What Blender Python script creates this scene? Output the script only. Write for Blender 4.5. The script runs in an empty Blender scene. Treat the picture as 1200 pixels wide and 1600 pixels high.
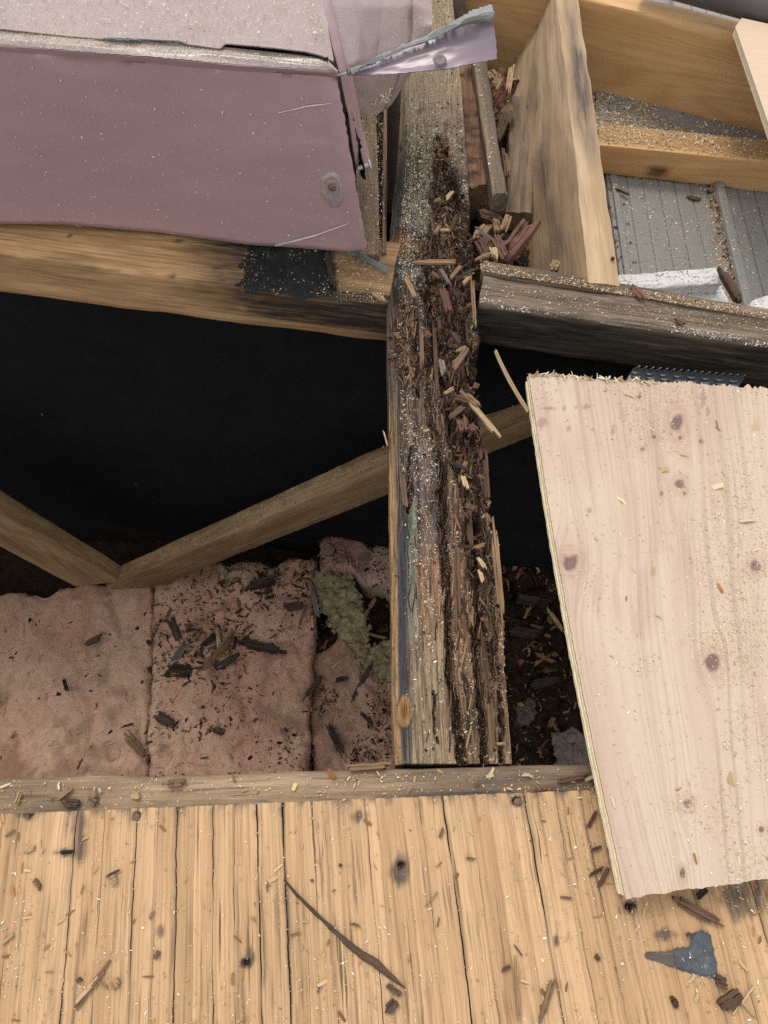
import bpy, math, random
import numpy as np
from mathutils import Vector, Matrix

random.seed(7)
R = np.random.default_rng(7)
S = bpy.context.scene
COL = S.collection

# ------------------------------------------------------------------ camera
F, CH, PITCH = 1109.0, 0.578, math.radians(64)
cam = bpy.data.objects.new('camera', bpy.data.cameras.new('camera'))
COL.objects.link(cam)
cam.location = (0, 0, CH)
cam.rotation_euler = (math.radians(90) - PITCH, 0, 0)
cam.data.lens = 36 * F / 1600
cam.data.sensor_width = 36
cam.data.clip_start = 0.01
cam.data.clip_end = 200
S.camera = cam

# ------------------------------------------------------------------ light
SUN_EL, SUN_AZ = math.radians(60), math.radians(-24)      # azimuth from +Y towards +X
W = bpy.data.worlds.new('World'); S.world = W
W.use_nodes = True
wn = W.node_tree
bg = wn.nodes['Background']
sky = wn.nodes.new('ShaderNodeTexSky')
sky.sky_type = 'NISHITA'; sky.sun_disc = False
sky.sun_elevation = SUN_EL; sky.sun_rotation = SUN_AZ
sky.air_density = 1.0; sky.dust_density = 4.0; sky.ozone_density = 0.6
# thin bright overcast: the clear sky veiled by white cloud
hs = wn.nodes.new('ShaderNodeHueSaturation'); hs.inputs['Saturation'].default_value = .55
veil = wn.nodes.new('ShaderNodeMix'); veil.data_type = 'RGBA'; veil.inputs[0].default_value = .7
veil.inputs[7].default_value = (8.6, 8.7, 8.9, 1)
wn.links.new(sky.outputs[0], hs.inputs['Color']); wn.links.new(hs.outputs[0], veil.inputs[6])
wn.links.new(veil.outputs[2], bg.inputs[0])
bg.inputs[1].default_value = 0.15
sl = bpy.data.lights.new('sun', 'SUN'); sl.energy = 1.15; sl.angle = math.radians(16); sl.color = (1, .955, .88)
sun = bpy.data.objects.new('sun', sl); COL.objects.link(sun)
sdir = Vector((math.sin(SUN_AZ) * math.cos(SUN_EL), math.cos(SUN_AZ) * math.cos(SUN_EL), math.sin(SUN_EL)))
sun.rotation_euler = sdir.to_track_quat('Z', 'Y').to_euler()
sun.location = (0, 0, 3)
S.view_settings.view_transform = 'Standard'
S.view_settings.look = 'None'
S.view_settings.gamma = 1
S.view_settings.use_curve_mapping = False
S.view_settings.exposure = 0.46
S.render.engine = 'CYCLES'
S.cycles.max_bounces = 8
S.cycles.use_denoising = False

# ------------------------------------------------------------------ projection helpers (photo pixels <-> points on real planes)
cP, sP = math.cos(PITCH), math.sin(PITCH)

def ray(px, py):
    px = np.asarray(px, float); py = np.asarray(py, float)
    dx, dy = px - 600, 800 - py
    return dx, F * cP + dy * sP, -F * sP + dy * cP

def at(px, py, z=0.0):
    dx, dy, dz = ray(px, py)
    t = (np.asarray(z, float) - CH) / dz
    return np.stack([dx * t, dy * t, CH + dz * t], -1)

def atY(px, py, Y):
    dx, dy, dz = ray(px, py)
    t = np.asarray(Y, float) / dy
    return np.stack([dx * t, dy * t, CH + dz * t], -1)

def proj(P):
    P = np.asarray(P, float)
    x, y, z = P[..., 0], P[..., 1], P[..., 2] - CH
    f = y * cP - z * sP
    u = y * sP + z * cP
    f = np.maximum(f, 1e-4)
    return 600 + F * x / f, 800 - F * u / f

# ------------------------------------------------------------------ noise
_tabs = {}
def vnoise(x, y, seed=0):
    if seed not in _tabs:
        _tabs[seed] = np.random.default_rng(1000 + seed).random((256, 256))
    T = _tabs[seed]
    xi = np.floor(x).astype(int); yi = np.floor(y).astype(int)
    fx = x - xi; fy = y - yi
    fx = fx * fx * (3 - 2 * fx); fy = fy * fy * (3 - 2 * fy)
    a = T[xi & 255, yi & 255]; b = T[(xi + 1) & 255, yi & 255]
    c = T[xi & 255, (yi + 1) & 255]; d = T[(xi + 1) & 255, (yi + 1) & 255]
    return (a * (1 - fx) + b * fx) * (1 - fy) + (c * (1 - fx) + d * fx) * fy

def fbm(x, y, o=4, seed=0, g=.5):
    s = 0; a = 1; n = 0
    for i in range(o):
        s = s + a * vnoise(x * 2 ** i + 13.7 * i, y * 2 ** i + 5.1 * i, seed + i); n += a; a *= g
    return s / n          # 0..1, mean .5

def sst(e0, e1, x):
    t = np.clip((x - e0) / (e1 - e0), 0, 1)
    return t * t * (3 - 2 * t)

def pdist(px, py, pts):
    """distance in pixels from points to a polyline"""
    pts = np.asarray(pts, float); best = np.full(np.shape(px), 1e9)
    for (x0, y0), (x1, y1) in zip(pts[:-1], pts[1:]):
        dx, dy = x1 - x0, y1 - y0
        t = np.clip(((px - x0) * dx + (py - y0) * dy) / (dx * dx + dy * dy + 1e-9), 0, 1)
        best = np.minimum(best, np.hypot(px - x0 - t * dx, py - y0 - t * dy))
    return best

def inside(px, py, poly):
    poly = np.asarray(poly, float); c = np.zeros(np.shape(px), bool)
    n = len(poly)
    for i in range(n):
        x0, y0 = poly[i]; x1, y1 = poly[(i + 1) % n]
        cond = ((y0 > py) != (y1 > py)) & (px < (x1 - x0) * (py - y0) / (y1 - y0 + 1e-12) + x0)
        c ^= cond
    return c

def lin(h, k=1.0):
    h = h.lstrip('#'); v = [int(h[i:i + 2], 16) / 255 for i in (0, 2, 4)]
    return np.array([(x / 12.92 if x <= .04045 else ((x + .055) / 1.055) ** 2.4) * k for x in v])

# ------------------------------------------------------------------ materials
class NT:
    def __init__(s, name, rough=.8, spec=.3):
        s.m = bpy.data.materials.new(name); s.m.use_nodes = True
        s.t = s.m.node_tree; s.n = s.t.nodes; s.l = s.t.links
        s.b = s.n['Principled BSDF']
        s.b.inputs['Roughness'].default_value = rough
        s.b.inputs['Specular IOR Level'].default_value = spec
    def new(s, k, **kw):
        o = s.n.new(k)
        for a, v in kw.items(): setattr(o, a, v)
        return o
    def link(s, a, b): s.l.new(a, b)
    def attr(s, name, vec=False):
        a = s.new('ShaderNodeAttribute'); a.attribute_name = name
        return a.outputs['Vector'] if vec else a.outputs['Fac']
    def attrc(s, name):
        a = s.new('ShaderNodeAttribute'); a.attribute_name = name; return a.outputs['Color']
    def scale(s, v, sc, off=None):
        m = s.new('ShaderNodeVectorMath', operation='MULTIPLY'); s.link(v, m.inputs[0]); m.inputs[1].default_value = sc
        o = m.outputs[0]
        if off is not None:
            a = s.new('ShaderNodeVectorMath', operation='ADD'); s.link(o, a.inputs[0]); s.link(off, a.inputs[1]); o = a.outputs[0]
        return o
    def noise(s, v, scale=1, detail=4, rough=.55, dist=0):
        n = s.new('ShaderNodeTexNoise'); s.link(v, n.inputs['Vector'])
        n.inputs['Scale'].default_value = scale; n.inputs['Detail'].default_value = detail
        n.inputs['Roughness'].default_value = rough; n.inputs['Distortion'].default_value = dist
        return n.outputs['Fac']
    def ramp(s, f, stops):
        r = s.new('ShaderNodeValToRGB'); s.link(f, r.inputs[0]); e = r.color_ramp.elements
        while len(e) < len(stops): e.new(.5)
        for el, (p, c) in zip(e, stops):
            el.position = p
            el.color = (c, c, c, 1) if np.isscalar(c) else (*c, 1)
        return r.outputs[0]
    def math(s, op, a, b=None):
        m = s.new('ShaderNodeMath', operation=op)
        for i, v in enumerate((a, b)):
            if v is None: continue
            if isinstance(v, (int, float)): m.inputs[i].default_value = v
            else: s.link(v, m.inputs[i])
        return m.outputs[0]
    def mix(s, f, a, b, mode='MIX'):
        m = s.new('ShaderNodeMix', data_type='RGBA', blend_type=mode)
        for i, v in ((0, f), (6, a), (7, b)):
            if isinstance(v, (int, float)): m.inputs[i].default_value = v
            elif isinstance(v, (tuple, list, np.ndarray)): m.inputs[i].default_value = (*v, 1)
            else: s.link(v, m.inputs[i])
        return m.outputs[2]
    def color(s, c): s.link(c, s.b.inputs['Base Color'])
    def bump(s, h, strength=.5, dist=.001):
        b = s.new('ShaderNodeBump'); b.inputs['Strength'].default_value = strength; b.inputs['Distance'].default_value = dist
        s.link(h, b.inputs['Height']); s.link(b.outputs[0], s.b.inputs['Normal'])
    def rnd(s):
        return s.new('ShaderNodeObjectInfo').outputs['Random']

def wood(name, light, dark, stain=(.02, .018, .016), fib=1.0, ring=.5, rough=.8, bump=.5, var=.25, streak=.5, checks=.5, stripe=0.0, blotch=.45, lines=0.0):
    t = NT(name, rough, .25)
    gc = t.attr('gc', True); rn = t.rnd()
    off = t.new('ShaderNodeCombineXYZ')
    for i in range(3): t.link(t.math('MULTIPLY', rn, 17.3 + 9 * i), off.inputs[i])
    o = off.outputs[0]
    big = t.noise(t.scale(gc, (4, 30, 30), o), 1, 3)
    rg = t.math('SINE', t.math('MULTIPLY', t.noise(t.scale(gc, (1.1, 15, 15), o), 1, 1.5, .4), 110))
    rg = t.math('MULTIPLY_ADD', rg, .5); rg.node.inputs[2].default_value = .5
    rg = t.math('POWER', rg, 2.2)
    fine = t.noise(t.scale(gc, (24, 760 * fib, 760 * fib), o), 1, 4, .65)
    mid = t.noise(t.scale(gc, (7, 170 * fib, 170 * fib), o), 1, 4, .65)
    f = t.math('ADD', t.math('MULTIPLY', big, .8), t.math('MULTIPLY', rg, -.16 * ring))
    f = t.math('ADD', f, t.math('MULTIPLY', mid, .75 * streak))
    f = t.math('ADD', f, t.math('MULTIPLY', fine, .55))
    if stripe:
        sep = t.new('ShaderNodeSeparateXYZ'); t.link(gc, sep.inputs[0])
        ph = t.math('ADD', t.math('MULTIPLY', sep.outputs[1], 2 * math.pi / .0034), t.math('MULTIPLY', t.noise(t.scale(gc, (3, 70, 70), o), 1, 2), 16))
        f = t.math('ADD', f, t.math('MULTIPLY', t.math('SINE', ph), stripe))
    m0 = .4 + .375 * streak + .275 - .05 * ring
    c = t.mix(t.ramp(f, [(m0 - .17, 0.0), (m0 + .17, 1.0)]), dark, light)
    if checks:
        ck = t.noise(t.scale(gc, (13, 420 * fib, 420 * fib), o), 1, 2, .5)
        ck2 = t.noise(t.scale(gc, (9, 40, 40), o), 1, 3, .6)
        cf = t.math('MULTIPLY', t.ramp(ck, [(.60, 0.0), (.68, 1.0)]), t.ramp(ck2, [(.42, 0.0), (.62, 1.0)]))
        c = t.mix(t.math('MULTIPLY', cf, checks), c, dark * .22)
    if lines:
        l1 = t.noise(t.scale(gc, (4.5, 560, 560), o), 1, 3, .55); l2 = t.noise(t.scale(gc, (11, 900, 900), o), 1, 2, .5)
        c = t.mix(t.math('MULTIPLY', t.ramp(l1, [(.52, 0.0), (.60, 1.0)]), lines), c, dark * .42)
        c = t.mix(t.math('MULTIPLY', t.ramp(l2, [(.56, 0.0), (.66, 1.0)]), lines * .8), c, dark * .3)
    # blotches of weathering
    bl = t.noise(t.scale(gc, (6, 18, 18), o), 1, 5, .65)
    c = t.mix(t.ramp(bl, [(.42, 0.0), (.70, blotch)]), c, dark * .75)
    br = t.math('MULTIPLY_ADD', rn, var); br.node.inputs[2].default_value = 1 - var / 2
    hv = t.new('ShaderNodeHueSaturation'); t.link(br, hv.inputs['Value']); t.link(c, hv.inputs['Color'])
    st = t.attr('stain')
    sn = t.noise(t.scale(gc, (14, 190, 190), o), 1, 5, .7)
    sf = t.math('MULTIPLY', st, t.ramp(sn, [(.25, .40), (.6, 1.15)]))
    t.color(t.mix(t.math('MINIMUM', sf, .97), hv.outputs[0], stain))
    h = t.math('ADD', t.math('MULTIPLY', fine, .6), t.math('MULTIPLY', mid, .6))
    t.bump(h, bump, .0012)
    return t.m

def colmat(name, rough=.85, along=20, across=500, amt=.45, bump=.6, spec=.2, dist=.0012):
    """colour field held in the mesh ('col' = own pigments and any painted shade), fibre grain from nodes"""
    t = NT(name, rough, spec)
    gc = t.attr('gc', True); c = t.attrc('col')
    fine = t.noise(t.scale(gc, (along, across, across)), 1, 5, .68)
    fine2 = t.noise(t.scale(gc, (along * 12, across * 1.5, across * 1.5)), 1, 3, .6)
    v = t.ramp(t.math('ADD', t.math('MULTIPLY', fine, .7), t.math('MULTIPLY', fine2, .3)), [(.3, 1 - amt), (.7, 1 + amt * .7)])
    t.color(t.mix(1.0, c, v, 'MULTIPLY'))
    t.bump(t.math('ADD', fine, t.math('MULTIPLY', fine2, .6)), bump, dist)
    return t.m

def plain(name, base, rough=.6, spec=.4, metallic=0, nscale=300, amt=.2, bump=.2, big=12):
    t = NT(name, rough, spec); t.b.inputs['Metallic'].default_value = metallic
    tc = t.new('ShaderNodeTexCoord').outputs['Object']
    n = t.noise(tc, nscale, 4, .7); n2 = t.noise(tc, big, 4, .6)
    v = t.math('ADD', t.math('MULTIPLY', n, .5), t.math('MULTIPLY', n2, .5))
    t.color(t.mix(1.0, base, t.ramp(v, [(.3, 1 - amt), (.7, 1 + amt)]), 'MULTIPLY'))
    t.bump(n, bump, .001)
    return t.m

M = {}
M['deck'] = wood('weathered_veneer', lin('#d6b085', .68), lin('#c39b6f', .62), stain=lin('#2a2a2c'), fib=1.0, ring=.15, bump=.6, var=.06, streak=.5, checks=.95, stripe=.035, blotch=.3, lines=.33)
M['core'] = wood('veneer_core', lin('#4a3422', .6), lin('#2a1d14', .6))
M['nailer'] = wood('weathered_grey_board', lin('#c8ab88', .66), lin('#957a60', .55), stain=lin('#4a423d', .8), bump=.7, ring=.3, checks=.8)
M['beam'] = wood('weathered_beam', lin('#d2a878', .68), lin('#a27a4e', .58), stain=lin('#1f1b18'), bump=.6, ring=.7, checks=.6, lines=.3)
M['beam_grey'] = wood('grey_dark_beam', lin('#b09a86', .62), lin('#75644f', .54), stain=lin('#201d1a'), bump=1.0, ring=.5, checks=1.0, lines=.6)
M['fresh'] = wood('fresh_orange_timber', lin('#dcb07c', .76), lin('#c99a64', .70), stain=lin('#4a2a18'), bump=.12, ring=.9, var=.06, rough=.6, streak=.22, checks=0, blotch=.1)
M['cant'] = wood('brown_stained_timber', lin('#cdb18c', .72), lin('#b29370', .64), stain=lin('#5b4d48', .6), bump=.25, ring=.8, var=.05, streak=.4, checks=.25)
M['web'] = wood('truss_timber', lin('#c2a078', .74), lin('#96764f', .66), stain=lin('#2a1d14'), bump=.35, ring=.6, checks=.4)
M['sideboard'] = wood('grey_tan_board', lin('#a48c70', .58), lin('#6a5a4a', .5), stain=lin('#3a332d'), bump=.7, checks=.8)
M['pale'] = wood('pale_splinter', lin('#cdb38c', .72), lin('#967852', .62), bump=.5, var=.4)
M['tan'] = wood('tan_splinter', lin('#ab8a66', .68), lin('#755a40', .58), bump=.7, var=.5)
M['brown'] = wood('brown_splinter', lin('#80634e', .64), lin('#4a3628', .55), bump=.9, var=.6)
M['red'] = wood('red_brown_rot', lin('#8c6452', .64), lin('#553830', .55), bump=1.0, var=.4)
M['dark'] = wood('dark_splinter', lin('#463a32', .6), lin('#1f1a17', .6), bump=.8, var=.5)
M['char'] = wood('brown_black_chip', lin('#54443a', .62), lin('#2c221b', .6), bump=.8, var=.6)
M['grey'] = wood('grey_splinter', lin('#8c8278', .6), lin('#5a5048', .55), bump=.8, var=.4)
M['joist'] = colmat('rotten_joist_wood', .9, 22, 640, .8, 1.0)
M['ply'] = colmat('fresh_plywood_face', .75, 9, 330, .10, .25)
M['batt'] = colmat('pink_fibreglass', .95, 120, 120, .16, .45, .05, .003)
M['ground_debris'] = colmat('attic_debris', .95, 90, 90, .6, 1.0, .1, .004)
M['flake'] = colmat('sawdust_flake', .9, 300, 300, .1, .0)
M['steel'] = plain('grey_painted_steel', lin('#8f8c86', .62), .45, .4, .0, 260, .08, .1, 30)
M['galv'] = plain('galvanised_plate', lin('#8f9499', .55), .5, .4, .25, 200, .15, .1)
M['nail'] = plain('rusty_nail_head', lin('#7c6250', .6), .6, .4, .3, 900, .35, .4, 200)
M['zinc'] = plain('zinc_nail', lin('#b0b0ae', .7), .45, .5, .2, 500, .15, .1)
M['tar'] = plain('black_bitumen', lin('#161616', .8), .75, .2, 0, 240, .6, .9, 60)
M['membrane'] = plain('blue_grey_membrane', lin('#6a6d6e', .6), .7, .3, 0, 400, .3, .5, 50)
M['flap'] = plain('grey_metal_back', lin('#8c8c8a', .66), .6, .4, 0, 300, .3, .5, 60)
M['felt'] = plain('black_felt', lin('#191919', .9), .95, .15, 0, 500, .5, .6, 20)
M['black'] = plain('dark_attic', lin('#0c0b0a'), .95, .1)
M['pipe'] = plain('grey_mauve_pipe', lin('#6b6365', .6), .45, .4, 0, 200, .06, .05)
M['ink'] = plain('dark_ink', lin('#333333', .6), .7, .2)
M['foam_yellow'] = plain('dirty_yellow_foam', lin('#988a68', .64), .95, .1, 0, 110, .7, 1.0, 45)
M['sealant'] = plain('grey_sealant', lin('#9a8a88', .6), .6, .3, 0, 600, .3, .6, 100)

def mk_polystyrene():
    t = NT('speckled_white_foam', .9, .15)
    tc = t.new('ShaderNodeTexCoord').outputs['Object']
    n = t.noise(t.scale(tc, (1, 1.0, 1.0)), 420, 3, .6, .5); n2 = t.noise(tc, 60, 3)
    f = t.ramp(t.math('ADD', n, t.math('MULTIPLY', n2, .35)), [(.52, 0.0), (.60, 1.0)])
    t.color(t.mix(f, lin('#3c3732'), lin('#cbc6c0', .84)))
    t.bump(n, .5, .001); return t.m
M['polystyrene'] = mk_polystyrene()
M['ground_dark'] = plain('mouldy_dark_rot', lin('#2c2a22', .6), .95, .1, 0, 160, .6, 1.0, 60)

def mk_mauve(name, base, speck=.62):
    t = NT(name, .42, .45)
    tc = t.new('ShaderNodeTexCoord').outputs['Object']
    n = t.noise(tc, 9, 5, .6); sp = t.noise(tc, 900, 2, .5); s2 = t.noise(tc, 55, 4, .6)
    c = t.mix(t.ramp(n, [(.3, 0.), (.7, 1.)]), base * .97, base * 1.03)
    dust = t.math('MULTIPLY', t.ramp(sp, [(speck, 0.), (speck + .06, 1.)]), t.ramp(s2, [(.35, .15), (.65, .8)]))
    t.color(t.mix(dust, c, lin('#cdbcb0', .68)))
    r = t.ramp(n, [(.3, .26), (.7, .34)]); t.link(r, t.b.inputs['Roughness'])
    t.bump(t.noise(tc, 25, 3), .08, .004); return t.m
M['mauve'] = mk_mauve('mauve_painted_metal', lin('#a78685', .69), .64)
M['mauve_dusty'] = mk_mauve('dusty_mauve_metal', lin('#a8928b', .56), .56)

def mk_edge():
    t = NT('plywood_edge', .85, .2)
    gc = t.attr('gc', True)
    sep = t.new('ShaderNodeSeparateXYZ'); t.link(gc, sep.inputs[0])
    n = t.noise(t.scale(gc, (60, 60, 800)), 1, 4, .6)
    f = t.math('FRACT', t.math('MULTIPLY', sep.outputs[2], 300))
    c = t.mix(t.ramp(t.math('ADD', t.math('MULTIPLY', n, .6), t.math('MULTIPLY', f, .3)), [(.25, 0.), (.7, 1.)]), lin('#d9c396', .8), lin('#f2e6c6', .9))
    t.color(c); t.bump(n, .6, .001); return t.m
M['ply_edge'] = mk_edge()

# ------------------------------------------------------------------ mesh builders
def mk(name, V, Fc, mat, parent=None, gc=None, col=None, stain=None, smooth=True, sharp=40, origin=None):
    V = np.asarray(V, float).reshape(-1, 3)
    me = bpy.data.meshes.new(name)
    if isinstance(Fc, np.ndarray):
        n, k = Fc.shape
        me.vertices.add(len(V)); me.loops.add(n * k); me.polygons.add(n)
        me.loops.foreach_set('vertex_index', Fc.astype(np.int32).ravel())
        me.polygons.foreach_set('loop_start', np.arange(0, n * k, k, dtype=np.int32))
    else:
        me.from_pydata([tuple(v) for v in V], [], Fc)
    o = bpy.data.objects.new(name, me); COL.objects.link(o)
    if parent is not None:
        L = np.array(parent.location); p = parent
        while p.parent is not None:
            p = p.parent; L = L + np.array(p.location)
        o.parent = parent
    else:
        L = V.mean(0) if origin is None else np.asarray(origin, float)
        if origin is None: L[2] = V[:, 2].min()
        o.location = L
    me.vertices.foreach_set('co', (V - L).astype(np.float32).ravel())
    me.update(calc_edges=True)
    if gc is None: gc = V
    a = me.attributes.new('gc', 'FLOAT_VECTOR', 'POINT'); a.data.foreach_set('vector', np.asarray(gc, np.float32).ravel())
    if col is not None:
        c4 = np.ones((len(V), 4), np.float32); c4[:, :3] = np.asarray(col).reshape(-1, 3)
        a = me.color_attributes.new('col', 'FLOAT_COLOR', 'POINT'); a.data.foreach_set('color', c4.ravel())
    if stain is not None:
        a = me.attributes.new('stain', 'FLOAT', 'POINT'); a.data.foreach_set('value', np.asarray(stain, np.float32).ravel())
    me.materials.append(mat)
    if smooth:
        me.polygons.foreach_set('use_smooth', np.ones(len(me.polygons), bool))
        if sharp: me.set_sharp_from_angle(angle=math.radians(sharp))
    me.validate()
    return o

def tag(o, label, cat, group=None, kind=None):
    o['label'] = label; o['category'] = cat
    if group: o['group'] = group
    o['kind'] = kind or 'thing'
    return o

def thing(name, label, cat, loc, group=None):
    o = bpy.data.objects.new(name, None); o.empty_display_size = .02
    COL.objects.link(o); o.location = [float(v) for v in loc]
    return tag(o, label, cat, group)

def gfaces(ny, nx):
    i = np.arange(ny * nx).reshape(ny, nx)
    return np.stack([i[:-1, :-1], i[:-1, 1:], i[1:, 1:], i[1:, :-1]], -1).reshape(-1, 4)

def slab(name, P, depth, mat, parent=None, gc=None, col=None, stain=None, sharp=50, flip=False):
    """heightfield grid P (ny,nx,3) with skirts going down by depth on all four sides"""
    def pad(A): return np.pad(A, ((1, 1), (1, 1)) + ((0, 0),) * (A.ndim - 2), mode='edge')
    Q = pad(P).copy()
    m = np.zeros(Q.shape[:2], bool); m[0] = m[-1] = True; m[:, 0] = m[:, -1] = True
    Q[m, 2] -= depth
    g = pad(P if gc is None else gc).copy(); g[m, 2] -= depth
    f = gfaces(*Q.shape[:2])
    if flip: f = f[:, ::-1]
    return mk(name, Q.reshape(-1, 3), f, mat, parent, g.reshape(-1, 3),
              None if col is None else pad(col).reshape(-1, 3), None if stain is None else pad(stain).ravel(), sharp=sharp)

def normals(P):
    du = np.gradient(P, axis=1); dv = np.gradient(P, axis=0)
    n = np.cross(du, dv); n /= np.linalg.norm(n, axis=-1, keepdims=True) + 1e-12
    s = np.sign(n[..., 2:3]); s[s == 0] = 1
    return n * s

def bil(c00, c10, c11, c01, nx, ny):
    a = np.linspace(0, 1, nx)[None, :, None]; b = np.linspace(0, 1, ny)[:, None, None]
    c00, c10, c11, c01 = [np.asarray(c, float) for c in (c00, c10, c11, c01)]
    return c00 * (1 - a) * (1 - b) + c10 * a * (1 - b) + c11 * a * b + c01 * (1 - a) * b

_bs = [0]
def board(name, A, B, w, h, wdir, mat, parent=None, r=.003, step=.008, amp=.0007, stain=None, sag=0, ends=.001, sharp=50):
    """rounded timber: A-B is its top near arris, width runs along wdir, height runs down"""
    _bs[0] += 1; sd = _bs[0]
    A = np.asarray(A, float); B = np.asarray(B, float)
    u = B - A; L = np.linalg.norm(u); u /= L
    wd = np.asarray(wdir, float); wd = wd - u * wd.dot(u); wd /= np.linalg.norm(wd)
    dn = np.cross(u, wd); dn /= np.linalg.norm(dn)
    if dn[2] > 0: dn = -dn
    def side(p, q):
        n = max(2, int(np.hypot(q[0] - p[0], q[1] - p[1]) / step) + 1)
        return [(p[0] + (q[0] - p[0]) * t, p[1] + (q[1] - p[1]) * t) for t in np.linspace(0, 1, n)]
    ring = side((r, 0), (w - r, 0)) + [(w - r * .3, r * .3)] + side((w, r), (w, h - r)) + [(w - r * .3, h - r * .3)] + \
        side((w - r, h), (r, h)) + [(r * .3, h - r * .3)] + side((0, h - r), (0, r)) + [(r * .3, r * .3)]
    ring = np.array(ring); k = len(ring)
    n = max(3, int(L / step) + 1); ts = np.linspace(0, L, n)
    T = np.repeat(ts[:, None], k, 1); s = np.repeat(ring[None, :, 0], n, 0); d = np.repeat(ring[None, :, 1], n, 0)
    ang = np.arange(k) / k * 40
    nz = fbm(T * 18 + sd * 7.7, ang[None, :] * .6 + 0 * T + sd, 3, sd % 50) - .5
    c = np.array([w / 2, h / 2]); v0 = s - c[0]; v1 = d - c[1]; vl = np.hypot(v0, v1)
    s = s + v0 / vl * nz * amp * 4; d = d + v1 / vl * nz * amp * 4
    d = d + sag * np.sin(T / L * np.pi)
    Tj = T.copy(); Tj[0] += (R.random(k) - .5) * ends; Tj[-1] += (R.random(k) - .5) * ends
    V = A + Tj[..., None] * u + s[..., None] * wd + d[..., None] * dn
    i = np.arange(n * k).reshape(n, k); j = np.roll(i, -1, 1)
    f = np.stack([i[:-1], j[:-1], j[1:], i[1:]], -1).reshape(-1, 4)
    faces = [tuple(x) for x in f] + [tuple(i[0][::-1]), tuple(i[-1])]
    if np.dot(np.cross(u, wd), dn) > 0: faces = [x[::-1] for x in faces]
    gc = np.stack([T + sd * 3.1, s + sd * 1.7, d + sd * .9], -1)
    Vf = V.reshape(-1, 3)
    st = np.zeros(len(Vf)) if stain is None else stain(Vf, *proj(Vf), T.ravel() / L, s.ravel(), d.ravel())
    return mk(name, Vf, faces, mat, parent, gc.reshape(-1, 3), stain=st, sharp=sharp)

def sheet(name, rows, mat, parent=None, n=60, m=None, thick=.0008, wob=.0008, jag=(0, 0, 0, 0), sharp=60, smooth_rows=False):
    """sheet metal lofted through polylines; jag = raggedness of first row, last row, left end, right end"""
    def res(p):
        p = np.asarray(p, float); d = np.r_[0, np.cumsum(np.linalg.norm(np.diff(p, axis=0), axis=1))]; d /= d[-1]
        t = np.linspace(0, 1, n)
        return np.stack([np.interp(t, d, p[:, q]) for q in range(3)], -1)
    Rw = np.array([res(p) for p in rows])
    if m:
        d = np.r_[0, np.cumsum(np.linalg.norm(np.diff(Rw, axis=0), axis=2).mean(1))]; d /= d[-1]
        t = np.linspace(0, 1, m); t = np.unique(np.r_[t, d])
        Rw = np.stack([np.stack([np.interp(t, d, Rw[:, a, q]) for q in range(3)], -1) for a in range(n)], 1)
    my = len(Rw)
    N = np.cross(np.gradient(Rw, axis=1), np.gradient(Rw, axis=0)); N /= np.linalg.norm(N, axis=-1, keepdims=True) + 1e-12
    view = np.array([0, 0, CH]) - Rw
    N *= np.sign((N * view).sum(-1, keepdims=True))
    a, b = np.meshgrid(np.linspace(0, 6, n), np.linspace(0, 6, my))
    _bs[0] += 1
    Rw = Rw + N * ((fbm(a, b, 3, _bs[0] % 60) - .5) * 2 * wob)[..., None]
    du = np.gradient(Rw, axis=0); du /= np.linalg.norm(du, axis=-1, keepdims=True) + 1e-12
    dl = np.gradient(Rw, axis=1); dl /= np.linalg.norm(dl, axis=-1, keepdims=True) + 1e-12
    Rw[0] += du[0] * ((R.random(n) - .5) * jag[0])[:, None]; Rw[-1] += du[-1] * ((R.random(n) - .5) * jag[1])[:, None]
    Rw[:, 0] += dl[:, 0] * ((R.random(my) - .5) * jag[2])[:, None]; Rw[:, -1] += dl[:, -1] * ((R.random(my) - .5) * jag[3])[:, None]
    T = Rw + N * thick / 2; Bt = Rw - N * thick / 2
    f = gfaces(my, n); q = my * n; i = np.arange(q).reshape(my, n)
    bd = np.r_[i[0, :], i[1:, -1], i[-1, -2::-1], i[-2:0:-1, 0]]; bn = np.roll(bd, -1)
    sf = np.stack([bd, bd + q, bn + q, bn], -1)
    fs = np.concatenate([f[:, ::-1], f + q, sf])
    # orient top towards the viewer side
    v0 = T.reshape(-1, 3)
    a0, b0, c0 = v0[fs[0][0]], v0[fs[0][1]], v0[fs[0][2]]
    if np.dot(np.cross(b0 - a0, c0 - a0), N.reshape(-1, 3)[fs[0][0]]) < 0: fs = fs[:, ::-1]
    o = mk(name, np.concatenate([T.reshape(-1, 3), Bt.reshape(-1, 3)]), fs, mat, parent, sharp=sharp)
    return o, Rw

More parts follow.
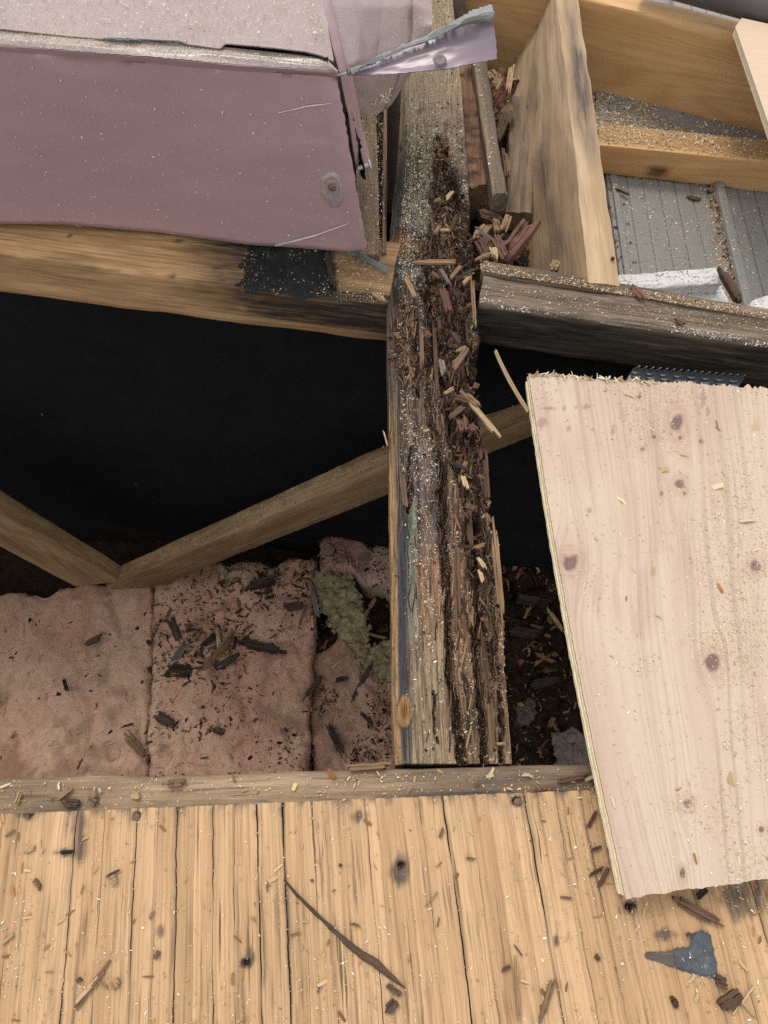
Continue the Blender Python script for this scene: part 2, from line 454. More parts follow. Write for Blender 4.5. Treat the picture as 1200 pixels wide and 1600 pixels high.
def patch(name, poly, z, thick, mat, parent=None, res=.0015, warp=4, rough=.3, seed=3, stain=None, colf=None, base=None):
    """irregular lying piece: outline in photo pixels on the plane z, domed to 'thick'"""
    poly = np.asarray(poly, float)
    W3 = at(poly[:, 0], poly[:, 1], z)
    x0, y0 = W3[:, :2].min(0) - .004; x1, y1 = W3[:, :2].max(0) + .004
    nx = int((x1 - x0) / res) + 2; ny = int((y1 - y0) / res) + 2
    X, Y = np.meshgrid(np.linspace(x0, x1, nx), np.linspace(y0, y1, ny))
    wx = (fbm(X * 160, Y * 160, 3, seed) - .5) * warp * .001; wy = (fbm(X * 160 + 9, Y * 160 + 4, 3, seed + 1) - .5) * warp * .001
    pw = W3[:, :2]
    ins = inside(X + wx, Y + wy, pw)
    d = pdist(X + wx, Y + wy, np.vstack([pw, pw[:1]]))
    d = np.where(ins, d, 0)
    prof = np.sqrt(np.clip(d / max(thick, .002), 0, 1))
    Z = z + thick * prof * (1 - rough + 2 * rough * (fbm(X * 90, Y * 90, 4, seed + 5) - .25)) * np.where(ins, 1, 0)
    if base is not None: Z = Z + base(X, Y)
    Pg = np.stack([X, Y, Z], -1)
    f = gfaces(ny, nx); keep = ins.ravel()[f].sum(1) >= 2; f = f[keep]
    used = np.unique(f); mp = np.full(nx * ny, -1); mp[used] = np.arange(len(used)); f = mp[f]
    V = Pg.reshape(-1, 3)[used]
    col = None
    if colf is not None: col = colf(V, *proj(V))
    return mk(name, V, f, mat, parent, stain=np.zeros(len(V)), col=col, sharp=60)

def scatter(name, P, wgt, n, size, cols, label=None, cat='sawdust', parent=None, aspect=(1.6, 5), tilt=.35, lift=.0003, curl=.25, dirv=None):
    """n loose sawdust flakes lying on the grid surface P, density wgt; each a small bent chip"""
    N = normals(P)
    ny, nx = P.shape[:2]
    A = np.linalg.norm(np.cross(P[:-1, 1:] - P[:-1, :-1], P[1:, :-1] - P[:-1, :-1]), axis=-1)
    w = np.asarray(wgt, float)
    if w.shape != A.shape: w = w[:-1, :-1]
    p = (A * np.maximum(w, 0)).ravel(); p = p / p.sum()
    c = R.choice(p.size, n, p=p); iy, ix = np.divmod(c, nx - 1)
    a = R.random(n)[:, None]; b = R.random(n)[:, None]
    def bl(G): return (G[iy, ix] * (1 - a) + G[iy, ix + 1] * a) * (1 - b) + (G[iy + 1, ix] * (1 - a) + G[iy + 1, ix + 1] * a) * b
    C = bl(P); Nn = bl(N)
    L = np.exp(R.normal(0, .7, n)) * size * (.62 if size < .0016 else .9); L = np.minimum(L, size * (2.6 if dirv is None else 1.7))
    wd = L / R.uniform(aspect[0], aspect[1], n)
    d = R.normal(size=(n, 3)) if dirv is None else np.asarray(dirv, float)[None] + R.normal(size=(n, 3)) * .16
    d -= (d * Nn).sum(1, keepdims=True) * Nn; d /= np.linalg.norm(d, axis=1, keepdims=True)
    d = d + Nn * R.normal(0, tilt, n)[:, None]; d /= np.linalg.norm(d, axis=1, keepdims=True)
    s = np.cross(Nn, d); s /= np.linalg.norm(s, axis=1, keepdims=True)
    s = s + Nn * R.normal(0, tilt, n)[:, None]
    up = np.cross(d, s)
    C = C + Nn * (lift + L * .12)[:, None]
    k = (R.random(n) * curl)[:, None] * L[:, None]
    Lh = (L / 2)[:, None]; wh = (wd / 2)[:, None]
    V = np.stack([C - d * Lh - s * wh * .8 - up * k, C - d * Lh + s * wh * .95 - up * k, C + s * wh, C - s * wh,
                  C + d * Lh + s * wh * .6 - up * k, C + d * Lh - s * wh * .9 - up * k], 1)
    i = np.arange(n)[:, None] * 6
    f = np.concatenate([i + np.array([[0, 3, 2, 1]]), i + np.array([[3, 5, 4, 2]])])
    cs = np.array(cols); cc = cs[R.integers(0, len(cs), n)] * R.uniform(.7, 1.15, n)[:, None]
    o = mk(name, V.reshape(-1, 3), f, M['flake'], parent, col=np.repeat(cc, 6, 0), smooth=False)
    o['kind'] = 'stuff'
    if label: tag(o, label, cat, kind='stuff')
    return o

def splinter_mesh(name, L, w, t, mat, seed, nseg=6, bend=0.0, taper=.6, ragged=.42):
    """a torn sliver of wood made of a few parallel fibre bundles of unequal length; runs along local X, bottom at z=0"""
    g = np.random.default_rng(seed)
    lanes = 2 if w < .006 else (3 if w < .014 else 4)
    nseg = max(3, min(nseg, 6)); V = []; Fc = []
    cuts = np.cumsum(np.r_[0, g.uniform(.6, 1.5, lanes)]); cuts = cuts / cuts[-1] - .5
    skew = g.normal(0, .12)
    for ln in range(lanes):
        mid = (cuts[ln] + cuts[ln + 1])
        e0 = g.uniform(0, 1) * ragged * .5 + abs(mid) * taper * .22; e1 = g.uniform(0, 1) * ragged * .5 + abs(mid) * taper * .22
        h0 = t * g.uniform(.8, 1.12) * (1 - .15 * abs(mid)); zb_ = g.uniform(-.1, .15) * t
        a0 = len(V)
        for k, x in enumerate(np.linspace(e0, 1 - e1, nseg + 1)):
            en = 1.0 if 0 < k < nseg else g.uniform(.3, .95)
            cy = bend * L * (x - .5) ** 2 * 4 + skew * mid * (x - .5) * w
            ya = cuts[ln] * w * .98 + g.normal(0, .03) * w; yb = cuts[ln + 1] * w * .98 + g.normal(0, .03) * w
            c_ = (ya + yb) / 2; ya = c_ + (ya - c_) * en; yb = c_ + (yb - c_) * en
            hh = h0 * (.5 + .5 * en) * (1 + g.normal(0, .09))
            xx = (x - .5) * L
            V += [(xx, cy + ya, zb_), (xx, cy + yb, zb_), (xx + g.normal(0, .01) * L, cy + yb - .03 * (yb - ya), zb_ + hh), (xx, cy + ya + .03 * (yb - ya), zb_ + hh * g.uniform(.85, 1.1))]
        for k in range(nseg):
            a = a0 + k * 4; b = a + 4
            for q in range(4):
                r_ = (q + 1) % 4; Fc.append((a + q, b + q, b + r_, a + r_))
        e = a0 + nseg * 4
        Fc.append((a0, a0 + 1, a0 + 2, a0 + 3)); Fc.append((e + 3, e + 2, e + 1, e))
    V = np.array(V)
    me = bpy.data.meshes.new(name)
    me.from_pydata([tuple(v) for v in V], [], [f[::-1] for f in Fc])
    a = me.attributes.new('gc', 'FLOAT_VECTOR', 'POINT'); a.data.foreach_set('vector', (V + seed).astype(np.float32).ravel())
    me.materials.append(mat)
    return me

def stick(name, px0, px1, z0, z1, w, t, mat, seed, label=None, cat='splinter', group=None, bend=0.0, taper=.6, nseg=7, parent=None, ragged=.42):
    """a sliver between two photo points lying at heights z0, z1"""
    a = at(*px0, z0); b = at(*px1, z1); v = b - a; L = float(np.linalg.norm(v))
    me = splinter_mesh(name, L, w, t, mat, seed, nseg, bend, taper, ragged)
    o = bpy.data.objects.new(name, me); COL.objects.link(o)
    x = Vector(v).normalized(); zz = Vector((0, 0, 1)); y = zz.cross(x).normalized(); zz = x.cross(y)
    mt = Matrix((x, y, zz)).transposed()
    o.rotation_euler = mt.to_euler()
    loc = Vector((a + b) / 2)
    if parent is not None: loc -= parent.location; o.parent = parent
    o.location = loc
    if label: tag(o, label, cat, group)
    return o

UP = np.array([0, 0, 1.0])
DUST = [lin('#dcc8a2', .74), lin('#cdb184', .7), lin('#bd9c70', .66), lin('#e6dcc8', .76)]
DUST_MIX = DUST + [lin('#a67d55', .65), lin('#7a5a40', .6)]
ROT = [lin('#6b4a36', .6), lin('#4a3226', .55), lin('#8a6348', .65), lin('#32251e', .6), lin('#a88058', .65)]

# ================================================================== SETTING: attic cavity, ground
g = mk('ground', [(-30, -30, -3.2), (30, -30, -3.2), (30, 30, -3.2), (-30, 30, -3.2)], [(0, 1, 2, 3)], plain('ground_soil', lin('#6a6258', .6), .95, .1))
g['kind'] = 'structure'
def box(name, lo, hi, mat, parent=None, kind=None):
    x0, y0, z0 = lo; x1, y1, z1 = hi
    V = [(x0, y0, z0), (x1, y0, z0), (x1, y1, z0), (x0, y1, z0), (x0, y0, z1), (x1, y0, z1), (x1, y1, z1), (x0, y1, z1)]
    o = mk(name, V, [(0, 3, 2, 1), (4, 5, 6, 7), (0, 1, 5, 4), (1, 2, 6, 5), (2, 3, 7, 6), (3, 0, 4, 7)], mat, parent, smooth=False)
    if kind: o['kind'] = kind
    return o
box('light_block_wall', (-1.5, -.75, -1.3), (-1.45, 1.6, -.02), M['black'], kind='structure')  # unseen black walls, added to keep light from leaking into the cavity
box('light_block_wall', (1.3, -.75, -1.3), (1.35, 1.6, -.02), M['black'], kind='structure')
box('light_block_wall', (-1.5, -.82, -1.3), (1.35, -.77, -.02), M['black'], kind='structure')
box('gap_block', (-1.2, .73, -.11), (.125, 1.9, -.06), M['core'], kind='structure')  # dark box added below so the gap left of the joist stays dark
# attic floor: dark rough debris bed
nx, ny = 300, 200
X, Y = np.meshgrid(np.linspace(-1.44, 1.29, nx), np.linspace(-.7, .70, ny))
Zf = -1.03 + (fbm(X * 9, Y * 9, 4, 21) - .5) * .05 + (fbm(X * 60, Y * 60, 3, 25) - .5) * .02
Pf = np.stack([X, Y, Zf], -1)
cf = lin('#3a2c22', .7)[None, None] * (.5 + fbm(X * 70, Y * 70, 4, 31))[..., None]
fl = slab('attic_floor', Pf, .05, M['ground_debris'], col=cf); fl['kind'] = 'structure'

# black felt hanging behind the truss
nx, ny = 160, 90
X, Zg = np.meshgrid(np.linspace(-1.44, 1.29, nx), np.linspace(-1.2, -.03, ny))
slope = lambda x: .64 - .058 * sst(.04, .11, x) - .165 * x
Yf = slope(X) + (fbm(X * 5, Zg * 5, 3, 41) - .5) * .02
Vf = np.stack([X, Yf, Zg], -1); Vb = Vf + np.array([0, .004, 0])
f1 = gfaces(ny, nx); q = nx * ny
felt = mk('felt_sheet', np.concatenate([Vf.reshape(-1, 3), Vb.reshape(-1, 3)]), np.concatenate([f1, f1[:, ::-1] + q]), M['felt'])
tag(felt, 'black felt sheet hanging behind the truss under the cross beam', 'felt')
scatter('sawdust', Vf[20:70:2, 40:110:2], np.ones((25, 35)), 60, .004, [lin('#8a7a64', .6), lin('#5a4c40', .6)], 'few pale specks caught on the black felt', aspect=(2, 6), tilt=.1)

# ================================================================== ROOF DECK (bottom)
ZD = .012
vp = ray(340, -1497); gd = np.array([vp[0], vp[1], 0.0]); gd /= np.linalg.norm(gd)
pd = np.array([gd[1], -gd[0], 0.0])                                # to the right across the grain
E0 = at(0, 1272, ZD); E1 = at(930, 1234, ZD); ed = (E1 - E0); ed /= np.linalg.norm(ed)
deck = thing('roof_deck', 'weathered tan plywood roof deck with black cracks along the grain', 'roof deck', (0, -.1, ZD - .016))
def edge_pt(px):
    py = 1272 + (1234 - 1272) * px / 930.0
    return at(px, py, ZD)
cracks = [-330, -285, -235, -180, -120, -75, -30, 32, 120, 163, 215, 247, 278, 304, 333, 365, 401, 441, 470, 506, 534, 570, 587, 626, 654, 692, 730, 761, 792, 818, 866, 905, 944, 990, 1040, 1085, 1128, 1170, 1215, 1260, 1300, 1350, 1420]
bold = {120: 1.0, 32: .5, 215: .75, 278: .8, 333: .8, 365: .5, 401: .9, 441: 1.0, 506: .4, 570: .5, 654: .6, 692: 1.0, 818: 1.0, 866: .3, 905: .5, 534: .3, 247: .3, 1040: .7, 1128: .9, 1170: .5}
holes = [(385, 1505, 8), (627, 1352, 8), (44, 1270, 10), (213, 1275, 7), (808, 1252, 8), (984, 1416, 9)]
stains_shade = [(125, 1300, 16, 60), (628, 1362, 22, 30), (388, 1498, 16, 24), (44, 1270, 26, 12), (1165, 1400, 45, 40), (984, 1418, 20, 16), (560, 1275, 20, 14), (100, 1332, 26, 8),  # the broad one at the plywood's near edge paints its shadow
          (250, 1455, 7, 12), (498, 1545, 6, 9), (1040, 1460, 22, 12), (870, 1470, 6, 12), (640, 1500, 5, 9)]
DL = .40
ny = 190
for a, b in zip(cracks[:-1], cracks[1:]):
    pa, pb = edge_pt(a), edge_pt(b)
    wd = np.linalg.norm(pb - pa); nx = max(7, int(wd / .0017))
    s = np.linspace(0, 1, nx)[None, :]; t = np.linspace(0, 1, ny)[:, None] * DL
    def wob(c):   # the crack's wander, metres
        return (fbm(t * 22 + c * 1.3, t * 0 + c, 3, 61) - .5) * .0016 + (fbm(t * 160 + c, t * 0 + c, 2, 66) - .5) * .0008
    def gapw(c):
        bo = bold.get(c, .12)
        return .00002 + .0005 * bo * sst(.34, .8, fbm(t * 26 + c * .7, t * 0 + c * 2, 3, 71) + .22 * bo * (1 - t / DL))
    la = wob(a) + gapw(a); lb = wob(b) - gapw(b)
    jag = (fbm(s * wd * 500 + a, s * 0 + a, 3, 81) - .5) * .0012 + (R.random() - .5) * .0005
    base = pa[None, None] * (1 - s[..., None]) + pb[None, None] * s[..., None]
    across = la * (1 - s) + lb * s
    along = -t + jag * np.exp(-t / .01)
    P = base + pd * across[..., None] + gd * along[..., None]
    P = P - ed * 0
    dl = s * wd; dr = (1 - s) * wd
    ba, bb = bold.get(a, .15), bold.get(b, .15)
    Z = -.0004 * (np.exp(-dl / .0006) + np.exp(-dr / .0006)) + (fbm(P[..., 0] * 40, P[..., 1] * 8, 3, 88) - .5) * .0005 + (R.random() - .5) * .0003
    rid = fbm(np.broadcast_to(dl * 900 + a, P.shape[:2]), np.broadcast_to(t * 14 + a, P.shape[:2]), 3, 91)
    Z = Z - .0006 * sst(.62, .80, rid) - .0004 * np.exp(-t / .0012)
    PX, PY = proj(P)
    al_ = .25 + .75 * sst(.36, .62, fbm(t * 30 + a, t * 0 + a * 2.2, 3, 77)); st = .7 * np.exp(-dl / .0008) * ba * al_ + .7 * np.exp(-dr / .0008) * bb * al_
    st = st + .4 * sst(.62, .76, rid) * sst(.42, .66, fbm(P[..., 0] * 25 + 3, P[..., 1] * 18, 3, 95))
    st = st + .65 * np.exp(-t / .005) * sst(.4, .7, fbm(s * wd * 180 + a * 3, t * 90, 2, 97))
    for hx, hy, rr in holes:
        d = np.hypot(PX - hx, PY - hy) + (fbm(PX * .15, PY * .15, 2, 99) - .5) * 5
        Z = Z - .006 * (1 - sst(rr * .55, rr * .85, d))
        st = np.maximum(st, .9 * (1 - sst(rr * .8, rr * 1.5, d)))
    for hx, hy, rx, ry in stains_shade:
        d = np.hypot((PX - hx) / rx, (PY - hy) / ry) + (fbm(PX * .12, PY * .03, 3, 103) - .5) * 1.3
        st = np.maximum(st, .75 * (1 - sst(.35, 1.0, d)))
    P = P.copy(); P[..., 2] += Z
    gcv = np.stack([np.broadcast_to(t, P.shape[:2]) + a * .013, np.broadcast_to(s * wd, P.shape[:2]) + a * .11, 0 * P[..., 2] + a * .07], -1)
    slab('veneer_strip', P, .004, M['deck'], deck, gcv, stain=np.clip(st, 0, 1), flip=True)
# core below the face veneer
cpts = [edge_pt(-330), edge_pt(1420)]
cc = np.array([cpts[0] - ed * .002, cpts[1], cpts[1] - gd * DL, cpts[0] - gd * DL]); cc[:, 2] = ZD - .0042
ccb = cc.copy(); ccb[:, 2] -= .011
mk('core_panel', np.vstack([cc, ccb]), [(0, 3, 2, 1)[::-1], (4, 5, 6, 7)[::-1], (0, 1, 5, 4), (1, 2, 6, 5), (2, 3, 7, 6), (3, 0, 4, 7)], M['core'], deck, smooth=False, stain=np.zeros(8))
# nail heads sunk in the deck
def disc(name, px, py, z, rad, hgt, mat, parent, dome=.3, seg=14):
    c = at(px, py, z); V = [c + np.array([0, 0, hgt * 1.2])]
    for rr, zz in ((.55, 1.15), (.9, 1.0), (1.0, .75), (1.0, 0)):
        for k in range(seg):
            an = k / seg * 2 * np.pi
            V.append(c + np.array([math.cos(an) * rad * rr, math.sin(an) * rad * rr, hgt * zz]))
    Fc = [(0, 1 + k, 1 + (k + 1) % seg) for k in range(seg)]
    for q in range(3):
        o_ = 1 + q * seg
        Fc += [(o_ + k, o_ + seg + k, o_ + seg + (k + 1) % seg, o_ + (k + 1) % seg) for k in range(seg)]
    return mk(name, V, Fc, mat, parent, stain=np.zeros(len(V)))
disc('nail_head', 214, 1277, ZD - .0035, .0030, .002, M['nail'], deck)
disc('nail_head', 809, 1254, ZD - .0035, .0034, .002, M['nail'], deck)

# ================================================================== NAILER under the deck edge
A = at(-220, 1224, 0.0); B = at(1300, 1184, 0.0)
def st_nailer(V, px, py, t, s, d):
    return .5 * sst(480, 800, px + (fbm(px * .02, py * .1, 3, 5) - .5) * 200) + .35 * sst(.55, .7, fbm(px * .01, py * .3, 3, 6)) + .5 * (1 - sst(0, 160, px)) * (1 - sst(1215, 1235, py))
nail_root = board('edge_joist', A, B, .085, .09, (0, -1, 0), M['nailer'], r=.004, amp=.0012, stain=st_nailer)
tag(nail_root, 'long weathered grey brown joist edge running along the top of the tan deck', 'joist')

# ================================================================== ROTTEN JOIST (centre)
LX = ([-80, 0, 130, 200, 260, 320, 400, 480, 520, 700, 900, 1110, 1193], [634, 632, 628, 624, 620, 613, 606, 604, 606, 608, 611, 614, 618])
RX = ([-80, 0, 130, 230, 350, 420, 500, 580, 640, 700, 760, 820, 900, 1000, 1100, 1193], [703, 707, 720, 728, 736, 741, 744, 743, 750, 756, 758, 766, 776, 785, 793, 800])
Y0 = at(700, 1193, 0)[1]; Y1 = at(700, -70, 0)[1]
ny, nx = 1150, 130
Yr = np.linspace(Y0, Y1, ny)
_, pyr = proj(np.stack([Yr * 0, Yr, Yr * 0], -1))
xl = at(np.interp(pyr, *LX), pyr, 0)[:, 0]; xr = at(np.interp(pyr, *RX), pyr, 0)[:, 0]
u = np.linspace(0, 1, nx)[None, :]
# ragged edges
je = (fbm(Yr * 90, Yr * 0 + 3, 3, 111) - .5) * .003
jr = ((fbm(Yr * 120, Yr * 0 + 9, 4, 112) - .5) * .012 + (fbm(Yr * 420, Yr * 0 + 2, 3, 113) - .5) * .005) * sst(1150, 900, pyr) * sst(250, 450, pyr)
X = (xl + je * .4)[:, None] * (1 - u) + (xr + jr)[:, None] * u
Y = np.repeat(Yr[:, None], nx, 1)
PX, PY = proj(np.stack([X, Y, 0 * X], -1))
wdt = (xr - xl)[:, None]
across = u * wdt
# fields
grain = fbm(across * 330 + 3 * (fbm(Y * 9, across * 20, 2, 7) - .5), Y * 9, 4, 121)
grain2 = fbm(across * 900, Y * 22, 3, 126)
chunk = fbm(across * 120, Y * 60, 4, 131)
rough = fbm(across * 260, Y * 200, 4, 137)
Z = (grain - .5) * .0030 + (grain2 - .5) * .0020 + (rough - .5) * (.0006 + .0022 * sst(160, 260, PY) * (1 - sst(620, 800, PY)))
# left arris: sloping wane
wn_ = 1 - sst(.0, .13, u + 0 * Y)
Z -= .008 * wn_ ** 1.6
hw = (fbm(PX * .02, PY * .02, 3, 141) - .5)
# hollow of rot
cxh = np.interp(PY, [200, 250, 300, 420, 500, 600, 680, 760, 860, 960, 1060], [690, 690, 697, 700, 700, 712, 725, 735, 745, 755, 765])
hwid = np.interp(PY, [195, 215, 260, 320, 420, 500, 600, 680, 760, 860, 960, 1060, 1100], [1, 12, 18, 32, 40, 42, 36, 28, 20, 19, 17, 13, 1])
hol = (1 - sst(.55, 1.15, np.abs(PX - cxh) / hwid + hw * .9)) * sst(195, 240, PY) * (1 - sst(1020, 1100, PY))
hdep = np.interp(PY, [200, 260, 330, 480, 620, 760, 900, 1060], [.005, .022, .018, .024, .026, .018, .014, .008])
Z -= hol * hdep * (.55 + .9 * chunk) + hol * (rough - .5) * .008
rot2 = (1 - sst(.6, 1.2, np.hypot((PX - 640) / 32, (PY - 545) / 75) + hw * .9))
Z -= rot2 * (.004 + .007 * chunk) + rot2 * (rough - .5) * .005
rot3 = (1 - sst(.6, 1.1, np.hypot((PX - 632) / 22, (PY - 378) / 24) + hw))
Z -= rot3 * .006 * (chunk + .3)
# cracks
def crack(pts, wid, dep, seed):
    global Z
    wv = (fbm(PY * .05, PX * 0 + seed, 3, seed % 40) - .5)
    d = pdist(PX + wv * 9, PY, pts)
    w = wid * (.6 + .9 * fbm(PY * .03 + seed, PX * 0, 2, seed % 30))
    m = 1 - sst(w * .35, w * .75, d)
    Z -= m * dep
    return m
c1 = crack([(690, 735), (694, 820), (699, 900), (702, 1000), (705, 1080), (717, 1130), (722, 1200)], 11, .016, 11)
c2 = crack([(742, 800), (746, 880), (748, 960), (739, 985), (747, 1060), (752, 1100), (756, 1200)], 9, .014, 12)
c3 = crack([(779, 1040), (783, 1100), (787, 1200)], 6, .012, 13)
c4 = crack([(665, 480), (668, 560), (672, 660), (690, 735)], 8, .008, 14)
c5 = crack([(640, 700), (641, 760), (637, 800)], 6, .006, 15)
c6 = crack([(679, 1080), (677, 1130), (682, 1160)], 3, .006, 16)
c7 = crack([(650, 480), (652, 620)], 4, .006, 17)
c8 = crack([(767, 870), (772, 960), (776, 1060)], 5, .009, 18)
cr = np.maximum.reduce([c1, c2, c3, c4 * .8, c5 * .8, c6 * .8, c7 * .7, c8])
# knot on the left side
kd = np.hypot((PX - 632) / 11, (PY - 1112) / 24)
Z += .0012 * np.exp(-(kd - 1) ** 2 * 6)
# colours (the wood's own, plus shade painted in the hollow)
def C(h, k=.62): return lin(h, k)
base = np.empty(PX.shape + (3,))
ys = [-80, 60, 150, 230, 300, 420, 520, 640, 760, 880, 1000, 1100, 1200]
lc = ['#b3a084', '#a99678', '#9a8870', '#847666', '#7d756c', '#78716a', '#6a564a', '#77675a', '#6f6262', '#7a6663', '#8a7364', '#9a846c', '#a5907a']
rc = ['#b3a084', '#ad9878', '#a28c72', '#8f7c68', '#6b5d50', '#5c4c40', '#5e4c40', '#6c5546', '#785e4e', '#785a4a', '#866852', '#94775c', '#a58a68']
lcv = np.array([C(h) for h in lc]); rcv = np.array([C(h) for h in rc])
for q in range(3):
    l_ = np.interp(PY, ys, lcv[:, q]); r_ = np.interp(PY, ys, rcv[:, q])
    k = sst(.38, .62, u + hw * .3)
    base[..., q] = l_ * (1 - k) + r_ * k
def mixc(m, h, k=.62):
    global base
    base = base * (1 - m[..., None]) + C(h, k) * m[..., None]
streak = fbm(across * 160 + 5, Y * 4, 4, 151)
mixc((.5 + .35 * sst(420, 500, PY) * (1 - sst(800, 900, PY))) * sst(.44, .64, streak) * sst(150, 300, PY), '#332c29')
mixc(.4 * sst(.52, .7, fbm(across * 90 + 2, Y * 6, 3, 156)) * sst(780, 900, PY) * (u > .14), '#b58a64')
mixc(.5 * (1 - sst(30, 55, np.abs(PX - 690))) * (1 - sst(.3, 1, np.abs(PY - 940) / 110)) * sst(.4, .6, grain), '#c98d58')
mixc(.75 * (1 - sst(14, 30, np.abs(PX - 672))) * sst(960, 1050, PY + (grain - .5) * 200), '#b09a7a')
bl = (1 - sst(.5, 1.1, np.hypot((PX - 676) / 58, (PY - 310) / 165) + hw * 1.6))
mixc(.92 * bl * sst(.34, .52, rough * .5 + chunk * .5), '#1c1b1b')
mixc(.75 * (1 - sst(.5, 1.1, np.hypot((PX - 648) / 38, (PY - 430) / 70) + hw)) * (1 - rot3) * sst(.3, .5, chunk), '#6a6d6e'); mixc(.6 * sst(.5, .62, chunk) * sst(140, 220, PY) * (1 - sst(480, 560, PY)), '#34312f')
mixc(.75 * (1 - sst(.5, 1.1, np.hypot((PX - 648) / 30, (PY - 600) / 45) + hw * 1.4)), '#2a2828')
mixc(.9 * rot3, '#8a5a34')
mixc(.85 * hol * sst(.2, .5, rough), '#3a291f'); mixc(.85 * hol * sst(.42, .62, chunk), '#191310'); mixc(.5 * hol * sst(.55, .7, grain), '#7a5640')  # rot browns, with the hollow's shade painted near black in its deep parts
mixc(.6 * rot2 * sst(.35, .6, grain), '#5d3c28')
mixc(.7 * (1 - sst(.5, 1.0, np.hypot((PX - 738) / 22, (PY - 1110) / 80) + hw)), '#3a352e')
mixc(.9 * (1 - sst(.4, 1.0, np.hypot((PX - 757) / 8, (PY - 1165) / 40) + hw)), '#1c1d20')
mixc(.75 * sst(370, 430, PY) * (1 - sst(500, 570, PY)) * sst(.40, .56, chunk) * (u > .06), '#231f1c')
mixc(.6 * (1 - sst(.5, 1.1, np.hypot((PX - 655) / 40, (PY - 300) / 110) + hw)) * sst(.42, .56, grain), '#2a2725')
# left arris: pale outer band, blue-grey stain, green tinge
xb = PX - np.interp(PY, *LX)
mixc(.85 * (1 - sst(9, 13, xb + hw * 5)) * sst(560, 700, PY), '#b99468')
mixc(.7 * (1 - sst(9, 13, xb + hw * 5)) * (1 - sst(560, 700, PY)) * sst(440, 500, PY), '#6d6254')
mixc(.85 * sst(9, 13, xb + hw * 4) * (1 - sst(22, 30, xb + hw * 6)) * sst(740, 830, PY), '#41474f')
mixc(.55 * sst(26, 30, xb + hw * 4) * (1 - sst(38, 44, xb)) * sst(770, 810, PY) * (1 - sst(960, 1040, PY)), '#8a9c86')
mixc(.9 * (1 - sst(.9, 1.25, kd)) , '#b58a58'); mixc(.9 * (1 - sst(.3, .6, kd)), '#8a6238'); mixc(.6 * np.exp(-(kd - 1.15) ** 2 * 60), '#3c3f44')
lines = np.abs(np.sin(across * 1500 + 9 * fbm(across * 60, Y * 5, 3, 159)))
mixc(.45 * (1 - sst(.0, .45, lines)) * sst(.4, .6, fbm(across * 200, Y * 7, 3, 163)), '#3a2d26')
mixc(.35 * sst(.6, .95, lines) * sst(.45, .65, fbm(across * 150 + 8, Y * 9, 3, 165)) * (1 - hol), '#b9a07c')
mixc(cr * .8, '#241a14'); mixc(.65 * sst(.56, .72, grain2) * sst(200, 400, PY), '#2c231d')
gcj = np.stack([Y, across, Z * 2], -1)
Pj = np.stack([X, Y, Z], -1)
jroot = thing('rotten_joist', 'rotten crumbling joist spanning the opening from cross beam to deck edge', 'joist', (X.mean(), Y.mean(), -.1))
slab('body', Pj, .115, M['joist'], jroot, gcj, base, sharp=70)

JX, JZ = X, Z
sub_ = (slice(None, None, 2), slice(None, None, 2))
def zj(px, py):
    p = at(px, py, 0); j = int(np.clip(np.searchsorted(Yr, p[1]), 0, JZ.shape[0] - 1))
    i_ = int(np.clip((p[0] - JX[j, 0]) / (JX[j, -1] - JX[j, 0]) * (JZ.shape[1] - 1), 0, JZ.shape[1] - 1)); return JZ[j, i_]
scatter('rot_chunks', Pj[sub_], (hol + .5 * rot2)[sub_], 1700, .0042, ROT[:4] + [lin('#2a1f18', .6)] * 2, 'dark chunks of crumbled wood lying in the hollow of the joist', 'crumbs', aspect=(1.5, 4), tilt=.9, curl=.5)
scatter('matted_splinters', Pj[sub_], ((hol + .35 * rot2) * sst(300, 400, PY))[sub_], 1900, .0085, ROT[:2] + [lin('#32251e', .6), lin('#5a4434', .6), lin('#5f4c40', .6), lin('#7d6450', .6)], 'matted dark splinters packed in the hollow of the joist', 'splinters', aspect=(4, 10), tilt=.35, curl=.1)
scatter('torn_fibres', Pj[sub_], (((.12 + .7 * sst(.40, .55, u)) * sst(430, 520, PY) + 1.0 * rot2 + .5 * hol) * (u > .1) * (u < .96) * (PY < 1165))[sub_], 4000, .010, [lin('#4a382c', .6), lin('#6a5242', .62), lin('#7e624c', .64), lin('#94765a', .66), lin('#33271f', .6)], 'torn wood fibres running along the grain of the rotten joist', 'fibres', aspect=(8, 18), tilt=.12, curl=.06, lift=.0006, dirv=(.03, 1, 0))
# torn strands that still belong to the joist
for q, (a, b, w, t, m) in enumerate([((751, 985), (760, 1100), .006, .005, 'brown'), ((768, 800), (786, 990), .006, .004, 'tan'), ((764, 1085), (770, 1188), .005, .004, 'tan'),
                                     ((607, 440), (613, 520), .006, .006, 'brown'), ((626, 725), (634, 800), .005, .004, 'brown'), ((676, 480), (684, 640), .004, .005, 'brown'),
                                     ((728, 760), (736, 880), .006, .005, 'brown'), ((756, 700), (762, 790), .005, .004, 'brown'), ((736, 420), (742, 520), .004, .005, 'tan'),
                                     ((657, 490), (660, 590), .004, .004, 'brown'), ((713, 820), (716, 1010), .005, .004, 'brown')]):
    stick('torn_strand', a, b, zj(*a) + .001, zj(*b) + .001, w, t, M[m], 300 + q, parent=jroot, taper=.5, nseg=9)
